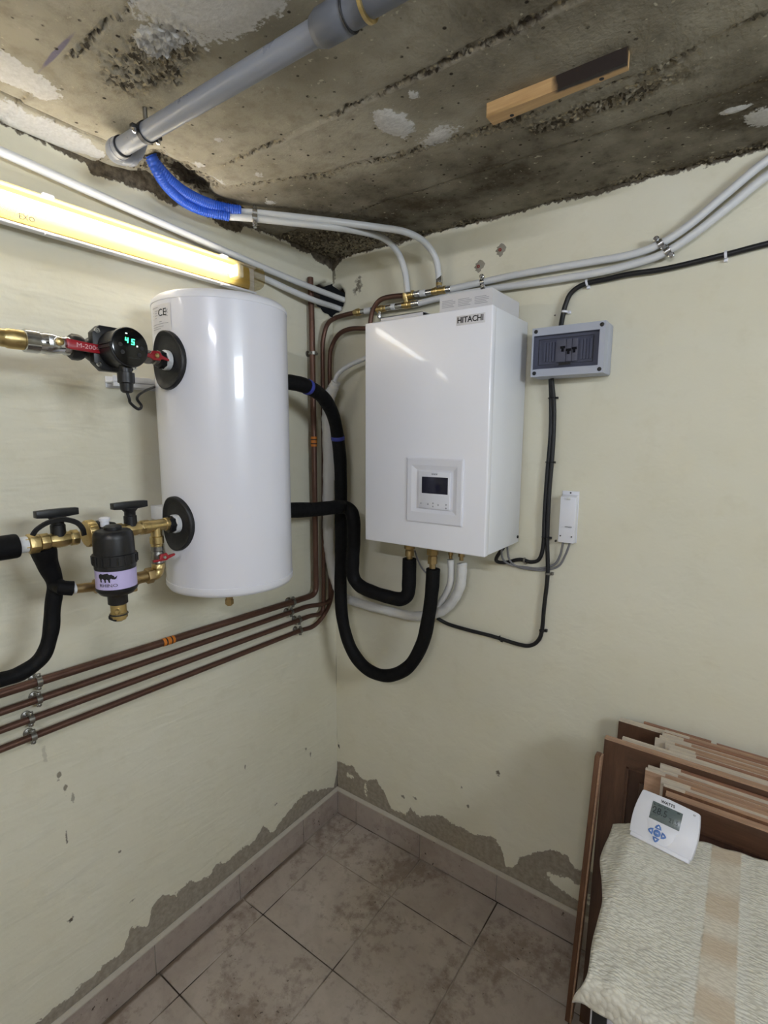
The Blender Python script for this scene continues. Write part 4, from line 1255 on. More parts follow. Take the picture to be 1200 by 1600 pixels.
# pipes 2..4
for lab, y0, z0, tail in (
        ('second copper pipe from the top along the left wall', -1.241, 1.072, [(XW, -.277, 1.050), (0.032, -0.208, 1.050), (0.036, -0.149, 1.042), (0.034, -0.101, 1.037), (0.024, -0.063, 1.042), (0.024, -0.061, 1.072), (0.024, -0.055, 1.413), (0.024, -0.049, 1.804), (0.024, -0.049, 2.016), (0.030, -0.040, 2.078), (0.067, -0.040, 2.118), (0.125, -0.040, 2.131), (0.206, -0.040, 2.124), (0.339, -0.040, 2.114)]),
        ('third copper pipe from the top along the left wall, rising to the brass fittings', -1.245, 1.028, [(XW, -.243, 1.006), (0.030, -0.185, 1.005), (0.030, -0.140, 0.998), (0.030, -0.116, 1.010), (0.030, -0.110, 1.044), (0.030, -0.109, 1.099), (0.030, -0.098, 1.676), (0.030, -0.097, 2.022), (0.032, -0.094, 2.094), (0.040, -0.080, 2.148), (0.041, -0.040, 2.179), (0.100, -0.040, 2.186), (0.147, -0.035, 2.189)]),
        ('lowest copper pipe along the left wall', -1.249, .981, [(XW, -.244, .962), (0.030, -0.183, 0.956), (0.034, -0.141, 0.971), (0.036, -0.104, 0.999), (0.030, -0.073, 1.026), (0.022, -0.047, 1.068), (0.022, -0.041, 1.137), (0.022, -0.041, 1.192)])):
    t = thing('copper_pipe', lab, 'pipe', (XW, -.8, z0 - .02))
    straight = [(XW, -2.6, z0 + .045), (XW, y0, z0), (XW, -.7, z0 * .45 + tail[0][2] * .55)]
    b = B(); b.tube(straight + spline(tail, 6), .0088, 14); b.build('tube', CU, t)
# copper from behind the unit to the upper fitting
cable('copper_pipe', 'short bent copper pipe rising from behind the unit to the upper brass tee', 'pipe',
      [(0.222, -0.045, 2.106), (0.225, -0.045, 2.151), (0.239, -0.045, 2.190), (0.268, -0.045, 2.215), (0.312, -0.042, 2.221), (0.377, -0.040, 2.217)], .0088, CU, 6, 14)
G = 'clips on the copper pipes'
for lab, p, r in (('left-hand clip on the topmost copper pipe', (XW, -1.157, 1.1157), .0112), ('left-hand clip on the second copper pipe', (XW, -1.160, 1.0700), .0088),
                  ('left-hand clip on the third copper pipe', (XW, -1.181, 1.0265), .0088), ('left-hand clip on the lowest copper pipe', (XW, -1.180, .9793), .0088),
                  ('right-hand clip on the topmost copper pipe', (XW, -.284, 1.0897), .0112), ('right-hand clip on the second copper pipe', (XW, -.294, 1.0505), .0088),
                  ('right-hand clip on the third copper pipe', (XW, -.252, 1.0065), .0088), ('right-hand clip on the lowest copper pipe', (XW, -.248, .9622), .0088)):
    clip(lab, p, (0, 1, -.03), r, (0, p[1], p[2]), G)
clip('clip on the copper riser left of the unit', (XW, -.1485, 2.035), Z, .0112, (0, -.1485, 2.035), G)


# ---------------------------------------------------------------- white multilayer pipes
PEX = M_['white_pex']
PR = .0105
cable('white_pipe', 'upper white pipe along the left wall into the corner hole', 'pipe',
      [(.022, -1.70, 2.386), (.022, -1.126, 2.341), (0.022, -0.924, 2.325), (0.026, -0.654, 2.303), (0.040, -0.371, 2.278), (0.053, -0.200, 2.263), (0.054, 0.000, 2.257), (.085, .05, 2.245)], PR, PEX, 8, 14)
cable('white_pipe', 'white pipe emerging behind the fluorescent batten into the corner hole, the lower one', 'pipe',
      [(.014, -.62, 2.262), (0.016, -0.392, 2.256), (0.036, -0.280, 2.237), (0.052, -0.166, 2.221), (0.025, -0.005, 2.229), (.075, .05, 2.205)], PR, PEX, 8, 14)
ZC = 2.392
cable('white_pipe', 'white pipe from the left blue conduit to the upper brass tee, nearer the right wall', 'pipe',
      [(0.085, -0.576, 2.390), (0.106, -0.539, 2.390), (0.137, -0.509, 2.390), (0.201, -0.434, 2.390), (0.289, -0.326, 2.390), (0.377, -0.209, 2.390), (0.449, -0.160, 2.376), (0.478, -0.090, 2.361), (0.499, -0.048, 2.319), (0.506, -0.038, 2.273), (0.507, -0.036, 2.251)], PR, PEX, 8, 14)
cable('white_pipe', 'white pipe from the front blue conduit to the lower brass tee, the left-hand drop', 'pipe',
      [(0.074, -0.585, 2.372), (0.095, -0.562, 2.372), (0.141, -0.513, 2.372), (0.200, -0.433, 2.374), (0.284, -0.320, 2.376), (0.320, -0.220, 2.385), (0.346, -0.130, 2.385), (0.366, -0.075, 2.351), (0.386, -0.060, 2.288), (0.395, -0.056, 2.220)], PR, PEX, 8, 14)
up_ = [(0.548, -0.035, 2.212), (0.662, -0.030, 2.217), (0.764, -0.025, 2.222), (0.883, -0.024, 2.222), (1.011, -0.024, 2.220), (1.103, -0.024, 2.220), (1.173, -0.024, 2.233), (1.237, -0.024, 2.265), (1.309, -0.024, 2.318), (1.393, -0.024, 2.378), (1.46, -.024, 2.394), (1.60, -.024, 2.397), (2.6, -.024, 2.397)]
lo_ = [(0.427, -0.035, 2.184), (0.541, -0.030, 2.192), (0.678, -0.025, 2.193), (0.806, -0.024, 2.190), (0.923, -0.024, 2.188), (1.030, -0.024, 2.188), (1.129, -0.024, 2.196), (1.190, -0.024, 2.210), (1.253, -0.024, 2.243), (1.324, -0.024, 2.292), (1.396, -0.024, 2.343), (1.46, -.024, 2.366), (1.60, -.024, 2.371), (2.6, -.024, 2.371)]
cable('white_pipe', 'white pipe from the upper brass tee across the right wall, the upper of the pair', 'pipe', up_, PR, PEX, 8, 14)
cable('white_pipe', 'white pipe from the lower brass tee across the right wall, the lower of the pair', 'pipe', lo_, PR, PEX, 8, 14)
cable('white_pipe', 'thin white pipe from behind the unit into the white insulation by the corner', 'pipe',
      [(0.291, -0.090, 2.024), (0.235, -0.090, 2.007), (0.171, -0.090, 1.991), (0.133, -0.100, 1.971), (0.112, -0.110, 1.948), (0.099, -0.110, 1.916)], .0085, PEX, 6, 12)


def conduit(label, pts, r):
    P = spline(pts, 10)
    # resample at the corrugation pitch
    L = [0.0]
    for a, c in zip(P, P[1:]):
        L.append(L[-1] + (c - a).length)
    st = .0016; n = int(L[-1] / st); out = []; j = 0
    for k in range(n + 1):
        d = k * st
        while j < len(L) - 2 and L[j + 1] < d:
            j += 1
        f = (d - L[j]) / max(1e-9, L[j + 1] - L[j]); out.append(P[j].lerp(P[j + 1], min(1, f)))
    b = B(); b.tube(out, lambda t_, i: r + (.0009 if i % 4 < 2 else -.0009), 16)
    return tag(b.build('corrugated_conduit', M_['blue_conduit'], None, smooth=50), label, 'conduit')


conduit('blue corrugated conduit under the slab, the one nearer the ceiling', [(0.111, -0.822, 2.430), (0.111, -0.811, 2.415), (0.102, -0.773, 2.398), (0.082, -0.716, 2.392), (0.075, -0.650, 2.390), (0.085, -0.592, 2.390), (0.115, -0.542, 2.390)], .0142)
conduit('blue corrugated conduit under the slab, the one nearer the wall', [(0.106, -0.819, 2.425), (0.107, -0.804, 2.400), (0.089, -0.765, 2.382), (0.064, -0.700, 2.374), (0.062, -0.636, 2.372), (0.092, -0.569, 2.372)], .0138)


# ---------------------------------------------------------------- brass press fittings over the unit
def frame(p, q):
    p = Vector(p); q = Vector(q); return p, (q - p).normalized(), (q - p).length


def press_line(label, p, q, items, kids=()):
    """items: (from, to, radius, material) as fractions of the run p-q"""
    p, d, L = frame(p, q)
    t = thing('press_fitting', label, 'pipe fitting', p)
    nm = {'brass': 'body', 'chrome': 'sleeve', 'white_pex': 'collar', 'white_plastic': 'collar'}
    for a, c, r, mt in items:
        b = B(); k = min(.0012, (c - a) * L * .3)
        b.lathe([(r - .0012, 0), (r, k), (r, (c - a) * L - k), (r - .0012, (c - a) * L)], p + d * L * a, d, 18); b.build(nm[mt], M_[mt], t)
    for a, dirv, ln, r, mt in kids:
        b = B(); b.lathe([(r, 0), (r, ln * .5), (r * 1.25, ln * .52), (r * 1.25, ln * .8), (r, ln)], p + d * L * a, Vector(dirv), 16); b.build('branch', M_[mt], t)
    return t


pU0, pU1 = (0.374, -0.040, 2.216), (0.555, -0.035, 2.212)
press_line('row of brass and steel press fittings on the upper line above the unit', pU0, pU1,
           [(0, .10, .0115, 'brass'), (.08, .20, .0145, 'brass'), (.20, .32, .0105, 'chrome'), (.30, .34, .0125, 'chrome'), (.34, .47, .0115, 'white_pex'), (.47, .60, .0105, 'chrome'), (.60, .86, .0115, 'brass'), (.66, .72, .0135, 'brass'), (.84, .90, .0135, 'brass'), (.88, 1.0, .0125, 'chrome')],
           [(.74, (0, .05, 1), .030, .0085, 'brass'), (.745, (0, .05, 1), .048, .0095, 'chrome')])
pL0, pL1 = (0.138, -0.036, 2.189), (0.430, -0.035, 2.185)
press_line('row of brass and steel press fittings on the lower line above the unit', pL0, pL1,
           [(0, .12, .0105, 'brass'), (.04, .09, .0135, 'brass'), (.12, .20, .0095, 'chrome'), (.18, .29, .0115, 'white_pex'), (.29, .36, .0105, 'chrome'), (.36, .52, .0105, 'brass'), (.42, .47, .0125, 'brass'), (.52, .60, .0105, 'chrome'), (.60, .66, .0115, 'white_pex'), (.66, .76, .0105, 'chrome'), (.76, .90, .0110, 'brass'), (.80, .85, .0130, 'brass'), (.90, 1.0, .0125, 'chrome')],
           [(.42, (0, -.1, -1), .034, .0065, 'chrome'), (.825, (0, -.35, 1), .040, .0095, 'brass')])


# ---------------------------------------------------------------- double clamps
def clamp2(label, p, q, n, wall_d, r, ax):
    """two-pipe chrome clamp; p and q are the pipe centres, n points away from the wall"""
    p = Vector(p); q = Vector(q); n = Vector(n); ax = Vector(ax).normalized(); d = (q - p).normalized()
    t = thing('pipe_clamp', label, 'pipe clamp', (p + q) / 2 - n * wall_d, 'double pipe clamps')
    for c in (p, q):
        b = B(); b.lathe([(r + .0003, -.007), (r + .002, -.007), (r + .002, .007), (r + .0003, .007), (r + .0003, -.007)], c, ax, 20); b.f = b.f[:-2]; b.m = b.m[:-2]; b.build('band', M_['chrome'], t)
    for c in (p - d * (r + .006), (p + q) / 2, q + d * (r + .006)):
        b = B(); b.lathe([(.0055, -.010), (.0055, -.004), (.0075, -.003), (.0075, .003), (.0055, .004), (.0055, .009)], c + n * .003, n, 12); b.build('screw', M_['chrome'], t)
    b = B(); b.cyl((p + q) / 2 - n * wall_d, (p + q) / 2, .004, seg=10); b.build('stud', M_['chrome'], t)


clamp2('chrome double clamp on the pair of white pipes at the right', (1.176, -0.024, 2.234), (1.194, -0.024, 2.212), (0, -1, 0), .024, PR, (.85, 0, .45))
clamp2('chrome double clamp on the pair of white pipes behind the carton', (0.668, -0.029, 2.217), (0.672, -0.026, 2.192), (0, -1, 0), .026, PR, (1, 0, .12))
clamp2('chrome double clamp on the white pipes where the blue conduits end', (0.137, -0.509, 2.390), (0.141, -0.513, 2.372), (.1, 0, -1), .022, PR, (.6, .8, 0))

# ---------------------------------------------------------------- black insulated pipes between tank and unit
def lumpy(r, s):
    return lambda t_, i: r * (1 + .022 * math.sin(i * .45 + s) + .015 * math.sin(i * 1.1 + 2 * s))


t = thing('insulated_pipe', 'black foam insulated pipe hanging in a deep loop below the unit', 'pipe', (0.376, -0.140, 0.824))
H1 = [(.224, -.556, 1.888), (.224, -.50, 1.8895), (0.224, -0.449, 1.890), (0.222, -0.384, 1.883), (0.205, -0.292, 1.857), (0.175, -0.205, 1.800), (0.159, -0.160, 1.715), (0.158, -0.145, 1.607), (0.155, -0.140, 1.459), (0.154, -0.140, 1.309), (0.149, -0.140, 1.154), (0.157, -0.140, 1.011), (0.199, -0.140, 0.896), (0.276, -0.140, 0.832), (0.376, -0.140, 0.830), (0.470, -0.140, 0.891), (0.529, -0.140, 0.997), (0.553, -0.140, 1.108), (0.564, -0.140, 1.203), (0.567, -0.140, 1.274)]
b = B(); b.tube(spline(H1, 7), lumpy(.0240, 0), 18); h1 = b.build('foam_sleeve', M_['black_foam'], t)
b = B(); b.lathe([(.0085, 0), (.018, 0), (.0240, -.004)], Vector((0.567, -0.140, 1.276)) , Z, 18); b.build('sleeve_end', M_['black_foam'], t)
for q, r, ax in (((0.222, -0.381, 1.882), .0250, (-.1, .98, -.2)), ((0.159, -0.160, 1.717), .0254, (-.12, .25, -1))):
    b = B(); b.lathe([(r, -.007), (r + .0006, -.006), (r + .0006, .006), (r, .007)], q, Vector(ax), 22); b.build('blue_tape', M_['blue_tape'], h1)
t = thing('insulated_pipe', 'black foam insulated pipe from the lower tank port stepping down under the unit', 'pipe', (0.374, -0.160, 1.145))
H2 = [(.224, -.556, 1.487), (.224, -.50, 1.487), (0.224, -0.475, 1.486), (0.224, -0.365, 1.476), (0.226, -0.269, 1.472), (0.207, -0.190, 1.464), (0.234, -0.182, 1.454), (0.248, -0.180, 1.419), (0.250, -0.180, 1.340), (0.242, -0.178, 1.265), (0.242, -0.175, 1.203), (0.271, -0.172, 1.170), (0.322, -0.168, 1.156), (0.388, -0.160, 1.147), (0.441, -0.150, 1.145), (0.466, -0.143, 1.167), (0.469, -0.140, 1.214), (0.470, -0.140, 1.296)]
b = B(); b.tube(spline(H2, 6), lumpy(.0250, 2), 18); b.build('foam_sleeve', M_['black_foam'], t)

# white insulated pipes
t = thing('insulated_pipe', 'white foam insulated pipe down the corner and along under the unit', 'pipe', (0.030, -0.070, 1.145))
H3 = [(0.109, -0.110, 1.927), (0.096, -0.110, 1.906), (0.072, -0.110, 1.864), (0.063, -0.108, 1.776), (0.064, -0.105, 1.627), (0.054, -0.100, 1.478), (0.047, -0.095, 1.314), (0.047, -0.088, 1.227), (0.063, -0.080, 1.139), (0.095, -0.070, 1.074), (0.175, -0.060, 1.054), (0.303, -0.060, 1.051), (0.422, -0.060, 1.053), (0.487, -0.065, 1.068), (0.567, -0.075, 1.105), (0.618, -0.085, 1.158), (0.649, -0.095, 1.219), (0.656, -0.100, 1.286), (0.655, -0.100, 1.299)]
b = B(); b.tube(spline(H3, 7), lambda t_, i: (.0175 + .006 * math.exp(-((t_ - .20) / .16) ** 4)) * (1 + .04 * math.sin(i * 1.3) + .03 * math.sin(i * 2.9)), 16); b.build('foam_sleeve', M_['white_foam'], t)
cable('insulated_pipe', 'thin white foam insulated pipe under the unit, left of the thicker one', 'pipe',
      [(0.612, -0.100, 1.306), (0.615, -0.100, 1.271), (0.611, -0.095, 1.223), (0.589, -0.085, 1.175), (0.561, -0.075, 1.135), (0.527, -0.060, 1.092), (0.470, -0.045, 1.048)], .0120, M_['white_foam'], 6, 14)
cable('capillary_tube', 'thin grey tube between the black insulated pipes under the unit', 'tube',
      [(0.466, -0.100, 1.318), (0.480, -0.090, 1.271), (0.498, -0.080, 1.241), (0.536, -0.070, 1.216)], .003, M_['grey_cable'], 6, 8)

# ---------------------------------------------------------------- grey soil pipe under the slab
t = thing('drain_pipe', 'grey plastic drain pipe under the concrete ceiling with elbow at its left end', 'pipe', (0.567, -0.948, 2.365))
pa = Vector((0.206, -0.955, 2.365)); pb = Vector((0.807, -0.947, 2.365))
dr = (pb - pa).normalized()
b = B(); b.cyl(pa, pb + dr * .01, .0188, seg=28); b.build('straight_pipe', M_['grey_pvc'], t)
b = B(); b.lathe([(.0188, .012), (.0222, .010), (.0226, -.004), (.0222, -.012)], pa, dr, 28)
b.tube(spline([pa - dr * .004, pa - dr * .014, pa - dr * .026 + Vector((0, .008, .001)), pa - dr * .028 + Vector((0, .028, .006)), pa - dr * .026 + Vector((0, .046, .022)), pa - dr * .026 + Vector((0, .058, .050))], 5), .0232, 24)
eb = b.build('elbow', M_['grey_pvc'], t, smooth=50)
b = B(); b.torus(pa + dr * .012, dr, .0202, .0018, 32, 8); b.build('seal_ring', M_['black_rubber'], t)
b = B(); b.lathe([(.0235, 0), (.026, .004), (.026, .014), (.0235, .018)], pa - dr * .028 + Vector((0, .028, .006)), Vector((0, .85, .5)), 24); b.build('socket_rim', M_['grey_pvc'], eb)
b = B(); b.lathe([(.0188, -.008), (.0222, -.006), (.0245, .002), (.0262, .006), (.0262, .054), (.0232, .058), (.0232, .092), (.0215, .093), (.0215, .30)], pb, dr, 28); b.build('coupling', M_['grey_pvc_dark'], t)
b = B(); b.torus(pb + dr * .060, dr, .0242, .0024, 32, 8); b.build('seal_ring', M_['black_rubber'], t)
b = B(); b.lathe([(.0235, -.0035), (.0262, -.003), (.0262, .003), (.0235, .0035)], pb + dr * .094, dr, 32); b.build('brass_band', M_['brass'], t)
hp = pa + dr * .105
t = thing('pipe_hanger', 'dark steel hanger ring holding the grey drain pipe to the slab', 'pipe hanger', hp + Z * .055)
b = B(); b.lathe([(.0190, -.006), (.0212, -.006), (.0212, .006), (.0190, .006), (.0190, -.006)], hp, dr, 28); b.f = b.f[:-2]; b.m = b.m[:-2]; b.build('ring', M_['dark_steel'], t)
sd = dr.cross(Z).normalized()
for s_ in (-1, 1):
    q = hp + sd * s_ * .027
    b = B(); b.box(-.5, .5, -.5, .5, -.5, .5); b.v = [tuple(q + dr * x * .012 + sd * y * .014 + Z * z * .007) for x, y, z in b.v]; b.build('ear', M_['dark_steel'], t, bevel=.001)
    b = B(); b.lathe([(.005, -.006), (.005, .008), (.003, .010)], q - Z * .002, -Z, 10); b.build('screw', M_['chrome'], t)
b = B(); b.cyl(hp + Z * .0208, (hp.x, hp.y, 2.418), .005, seg=10); b.build('threaded_rod', M_['steel_dull'], t)

# ---------------------------------------------------------------- timber nailed to the slab
q = [Vector(v_) for v_ in ((0.909, -0.546, 2.387), (0.910, -0.512, 2.387), (1.181, -0.527, 2.387), (1.182, -0.551, 2.387))]
wood('wood_burnt', (176, 138, 92), (206, 170, 120), 5, burn=(.010, -.0045, .0))
b = B(); zt = 2.418
b.hexa([tuple(q[0]), tuple(q[1]), tuple(q[2]), tuple(q[3])] + [(p_.x, p_.y, zt) for p_ in q])
t = thing('timber_block', 'pine timber block with a burnt patch fixed under the ceiling', 'timber', (q[0] + q[2]) / 2)
b.build('block', M_['wood_burnt'], t, smooth=0)
for c_ in ((0.956, -0.523, 2.387), (1.135, -0.532, 2.387)):
    b = B(); b.lathe([(.0045, -.002), (.0045, .0006), (.002, .0008)], c_, -Z, 10); b.build('nail_head', M_['dark_steel'], t)

# ---------------------------------------------------------------- cabinet doors and boards leaning on the right wall
LEAN = .07


def slab(b, x0, x1, yt, th, z0, z1, ztop, dy=0.0):
    """box sheared back so that it leans on the wall: yt is the front face at height ztop"""
    def yy(z):
        return yt - LEAN * (ztop - z) / ztop + dy
    b.hexa([(x0, yy(z0), z0), (x1, yy(z0), z0), (x1, yy(z0) + th, z0), (x0, yy(z0) + th, z0),
            (x0, yy(z1), z1), (x1, yy(z1), z1), (x1, yy(z1) + th, z1), (x0, yy(z1) + th, z1)])
    return b


def board(label, x0, x1, yt, zt, th, face, edge, name='wooden_board'):
    t = thing(name, label, 'board', ((x0 + x1) / 2, yt - LEAN / 2, 0), 'boards and doors leaning on the right wall')
    slab(B(), x0, x1, yt, th, 0.0, zt - .004, zt).build('board', M_[face], t, smooth=0)
    pe = .045 + .05 * random.random() if name == 'wooden_strip' else 0.0
    slab(B(), x0 + pe, x1, yt, th, zt - .0039, zt, zt).build('top_edge', M_[edge], t, smooth=0)
    if pe:
        slab(B(), x0, x0 + pe, yt, th, zt - .0039, zt, zt).build('painted_end', M_['wood_edge_pale'], t, smooth=0)
    return t


def door(label, x0, x1, yt, zt, th, edge, lip=None):
    t = thing('cabinet_door', label, 'door', ((x0 + x1) / 2, yt - LEAN / 2, 0), 'boards and doors leaning on the right wall')
    f = .062
    for (a, c) in ((x0, x0 + f), (x1 - f, x1)):
        slab(B(), a, c, yt, th, 0.0, zt - .004, zt).build('stile', M_['wood_walnut'], t, smooth=0)
    for (z0, z1) in ((0.0, f), (zt - f, zt - .004)):
        slab(B(), x0 + f, x1 - f, yt, th, z0, z1, zt).build('rail', M_['wood_walnut_rail'], t, smooth=0)
    slab(B(), x0 + f, x1 - f, yt, th - .010, f, zt - f, zt, .009).build('field', M_['wood_panel'], t, smooth=0)
    pb_ = B(); slab(pb_, x0 + f + .035, x1 - f - .035, yt, .006, f + .035, zt - f - .035, zt, .0035); pb_.build('raised_panel', M_['wood_panel'], t, bevel=.002)
    b = B()
    for (a, c, z0, z1) in ((x0 + f, x0 + f + .007, f, zt - f), (x1 - f - .007, x1 - f, f, zt - f), (x0 + f, x1 - f, zt - f - .007, zt - f)):
        slab(b, a, c, yt, .008, z0, z1, zt, .003)
    b.build('moulding', M_['wood_walnut'], t, smooth=0)
    slab(B(), x0, x1, yt, th, zt - .0039, zt, zt).build('top_edge', M_[edge], t, smooth=0)
    return t


board('thin red-brown board closest to the wall', 1.232, 1.402, -.030, .886, .010, 'wood_edge_red', 'wood_edge_red')
board('longer red-brown board against the wall at the right frame edge', 1.415, 1.86, -.030, .884, .010, 'wood_edge_red', 'wood_edge_red')
door('dark cabinet door with pale top edge behind all the strips', 1.168, 1.84, -.052, .884, .018, 'wood_edge_pale')
fw = (
    ('pale-ended strip, rearmost of the upper bundle', 1.291, 1.80, -.066, .899, .0078, 'wood_edge_red', 'wood_edge'),
    ('pale-ended strip, second of the upper bundle', 1.287, 1.72, -.079, .896, .0078, 'wood_edge_pale', 'wood_edge_red'),
    ('pale-ended strip, third of the upper bundle', 1.282, 1.78, -.092, .893, .0078, 'wood_edge_pale', 'wood_edge'),
    ('pale-ended strip, fourth of the upper bundle', 1.273, 1.85, -.105, .889, .0078, 'wood_edge_pale', 'wood_edge'),
    ('pale-ended strip, fifth of the upper bundle', 1.300, 1.83, -.118, .889, .0078, 'wood_edge_pale', 'wood_edge'),
    ('pale-ended strip, front of the upper bundle', 1.311, 1.79, -.131, .886, .0078, 'wood_edge_pale', 'wood_edge_red'),
)
for lab, x0, x1, y, z, th, f, e in fw:
    board(lab, x0, x1, y, z, th, f, e, 'wooden_strip')
board('thin board directly behind the front cabinet door', 1.196, 1.80, -.146, .883, .011, 'wood_edge_pale', 'wood_edge_pale')
door('front cabinet door with recessed panel, leftmost in the stack', 1.154, 1.83, -.168, .879, .018, 'wood_edge')
fw = (
    ('rearmost strip of the lower bundle, touching the panelled door behind it', 1.298, 1.84, -.180, .862, .0072, 'wood_edge_pale', 'wood_edge_red'),
    ('second strip from the back of the lower bundle', 1.271, 1.80, -.192, .852, .0072, 'wood_edge_pale', 'wood_edge'),
    ('middle strip of the five in the lower bundle', 1.267, 1.86, -.204, .850, .0072, 'wood_edge', 'wood_edge'),
    ('second strip from the front of the lower bundle', 1.306, 1.84, -.217, .846, .0078, 'wood_edge_pale', 'wood_edge'),
    ('frontmost strip of the lower bundle, behind the dark door at the towel', 1.314, 1.85, -.230, .838, .0078, 'wood_batten', 'wood_edge'),
)
for lab, x0, x1, y, z, th, f, e in fw:
    board(lab, x0, x1, y, z, th, f, e, 'wooden_strip')
door('dark cabinet door at the very front, just behind the towel', 1.322, 1.88, -.252, .828, .018, 'wood_edge')
t = thing('wooden_batten', 'narrow brown batten standing upright at the left end of the door stack', 'batten', (1.15, -.24, 0))
b = B(); b.hexa([(1.118, -.262, 0), (1.131, -.262, 0), (1.131, -.236, 0), (1.118, -.236, 0), (1.140, -.212, .842), (1.153, -.212, .842), (1.153, -.186, .842), (1.140, -.186, .842)]); b.build('stick', M_['wood_batten'], t, bevel=.001)
b = B(); b.hexa([(1.1315, -.262, 0), (1.1365, -.262, 0), (1.1365, -.236, 0), (1.1315, -.236, 0), (1.1535, -.212, .840), (1.1585, -.212, .840), (1.1585, -.186, .840), (1.1535, -.186, .840)]); b.build('light_lipping', M_['wood_edge'], t)

# ---------------------------------------------------------------- low white appliance under the towel
t = thing('appliance', 'low white appliance under the cream towel in the lower right corner', 'appliance', (1.56, -.57, 0))
b = B(); b.box(1.278, 1.86, -.765, -.338, .03, .774); b.build('cabinet', M_['appliance'], t, bevel=.008)
b = B(); b.box(1.281, 1.857, -.800, -.768, .08, .768); d_ = b.build('front_door', M_['appliance'], t, bevel=.008)
b = B(); b.box(1.286, 1.31, -.806, -.7995, .60, .762); b.build('edge_trim', M_['dark_steel'], d_, bevel=.002)
for x in (1.31, 1.83):
    for y in (-.74, -.37):
        b = B(); b.lathe([(.02, 0), (.022, .004), (.016, .01), (.016, .031)], (x, y, 0), Z, 14); b.build('foot', M_['black_plastic'], t)

# ---------------------------------------------------------------- towel
TT = .779
xl = lambda v: 1.223 + .036 * smooth01((v - .12) / .16) + .012 * smooth01((v - .30) / .15) - .018 * smooth01((v - .44) / .05) + .0012 * math.sin(v * 45)
nu, nv = 120, 120
V = []
for i in range(nu + 1):
    for k in range(nv + 1):
        u = i / nu; s_ = k / nv
        v = s_ * (.492 + .17 * smooth01((u - .06) / .25))          # distance from the back edge
        x_left = xl(v)
        x = x_left + u * (1.90 - x_left)
        yback = -.350 + .052 * smooth01(u / .55) + .0025 * math.sin(u * 70)
        y = yback - v
        z = TT + .007
        p_ = (x, y, 0)
        z += .0022 * fn2(p_, 9, 1.0) + .0012 * fn2(p_, 30, 4.0)
        # soft fold running down the left part
        z += .006 * math.exp(-((x - 1.30 - .10 * (v - .3)) / .012) ** 2) * smooth01((v - .36) / .1)
        # left overhang droops over the appliance edge
        ov = 1.278 - x
        if ov > 0:
            z -= .010 * smooth01(ov / .03) + .5 * max(0, ov - .02)
            z += .0015 * fn2((0, y, 0), 25, 3.0) * smooth01(ov / .02)
        # front overhang falls in front of the door
        f = -.806 - y
        if f > -.02:
            bend = .02
            a = min((f + .02) / bend, math.pi / 2)
            y2 = -.786 - bend * math.sin(a)
            z2 = -bend * (1 - math.cos(a)) - max(0, f + .02 - bend * math.pi / 2)
            y = y2 - .004 * fn2((x, 0, 0), 20, 6.0) * (-z2) / .1; z += z2
        V.append((x, y, z))
F = []
for i in range(nu):
    for k in range(nv):
        a = i * (nv + 1) + k
        F.append((a, a + nv + 1, a + nv + 2, a + 1))
b = B(); b.add(V, F)
m = NT('terry_cloth')
p = m.pos()
sx = m.node('ShaderNodeSeparateXYZ'); m.l.new(p, sx.inputs[0])
n1 = m.noise(p, 9, 4, .6); n2 = m.noise(p, 130, 3, .6)
rot = m.node('ShaderNodeMapping'); m.l.new(p, rot.inputs[0]); rot.inputs['Rotation'].default_value = (0, 0, .18); rot.inputs['Scale'].default_value = (90, 210, 60)
loop = m.node('ShaderNodeTexVoronoi'); m.l.new(rot.outputs[0], loop.inputs['Vector']); loop.inputs['Scale'].default_value = 1.0
hgt = m.ramp(loop.outputs['Distance'], .1, .75)
c = m.mix(m.ramp(n1, .3, .7), lin((208, 203, 188)), lin((224, 220, 206)))
c = m.mix(m.ramp(hgt, .5, 1.0, 0, .35), c, lin((160, 152, 136)))
# woven tan band with motifs
bandc = m.math('SUBTRACT', sx.outputs[0], 1.458)
ab = m.math('ABSOLUTE', bandc)
mot = m.node('ShaderNodeTexWave'); mot.wave_type = 'BANDS'; mot.bands_direction = 'Y'
m.l.new(p, mot.inputs['Vector']); mot.inputs['Scale'].default_value = 2.4; mot.inputs['Distortion'].default_value = 7.0; mot.inputs['Detail'].default_value = 2
inb = m.ramp(m.math('ADD', ab, m.math('MULTIPLY', m.math('SUBTRACT', n2, .5), .01)), .030, .026)
tanm = m.math('MULTIPLY', inb, m.ramp(mot.outputs['Fac'], .25, .75, .3, .75), clamp=True)
c = m.mix(tanm, c, lin((190, 170, 144)))
edge = m.math('MULTIPLY', m.ramp(ab, .027, .030), m.ramp(ab, .046, .042), clamp=True)
c = m.mix(m.math('MULTIPLY', edge, .6, clamp=True), c, lin((214, 210, 198)))
m.col(c)
m.b.inputs['Roughness'].default_value = .95
m.b.inputs['Specular IOR Level'].default_value = .1
m.b.inputs['Sheen Weight'].default_value = .2
hh = m.math('SUBTRACT', m.math('MULTIPLY', n2, .4), m.math('MULTIPLY', hgt, m.ramp(inb, 0, 1, 1, .3)))
m.bump(hh, .7, .003)
tw = b.build('towel', m.mat, None)
sd_ = tw.modifiers.new('thickness', 'SOLIDIFY'); sd_.thickness = .005; sd_.offset = 0
tag(tw, 'cream terry towel with tan woven band spread over the white appliance', 'towel')

# ---------------------------------------------------------------- room thermostat on the towel
o = Vector((1.265, -.399, .7905)); u = (Vector((1.394, -.417, .7905)) - o).normalized(); vv_ = Vector((.014, .066, .083)).normalized(); vv_ = (vv_ - u * vv_.dot(u)).normalized(); nn = u.cross(vv_)
TWd, THt = .130, .106
t = thing('room_thermostat', 'white room thermostat with grey display and blue keys standing on the towel', 'thermostat', o + u * TWd / 2)


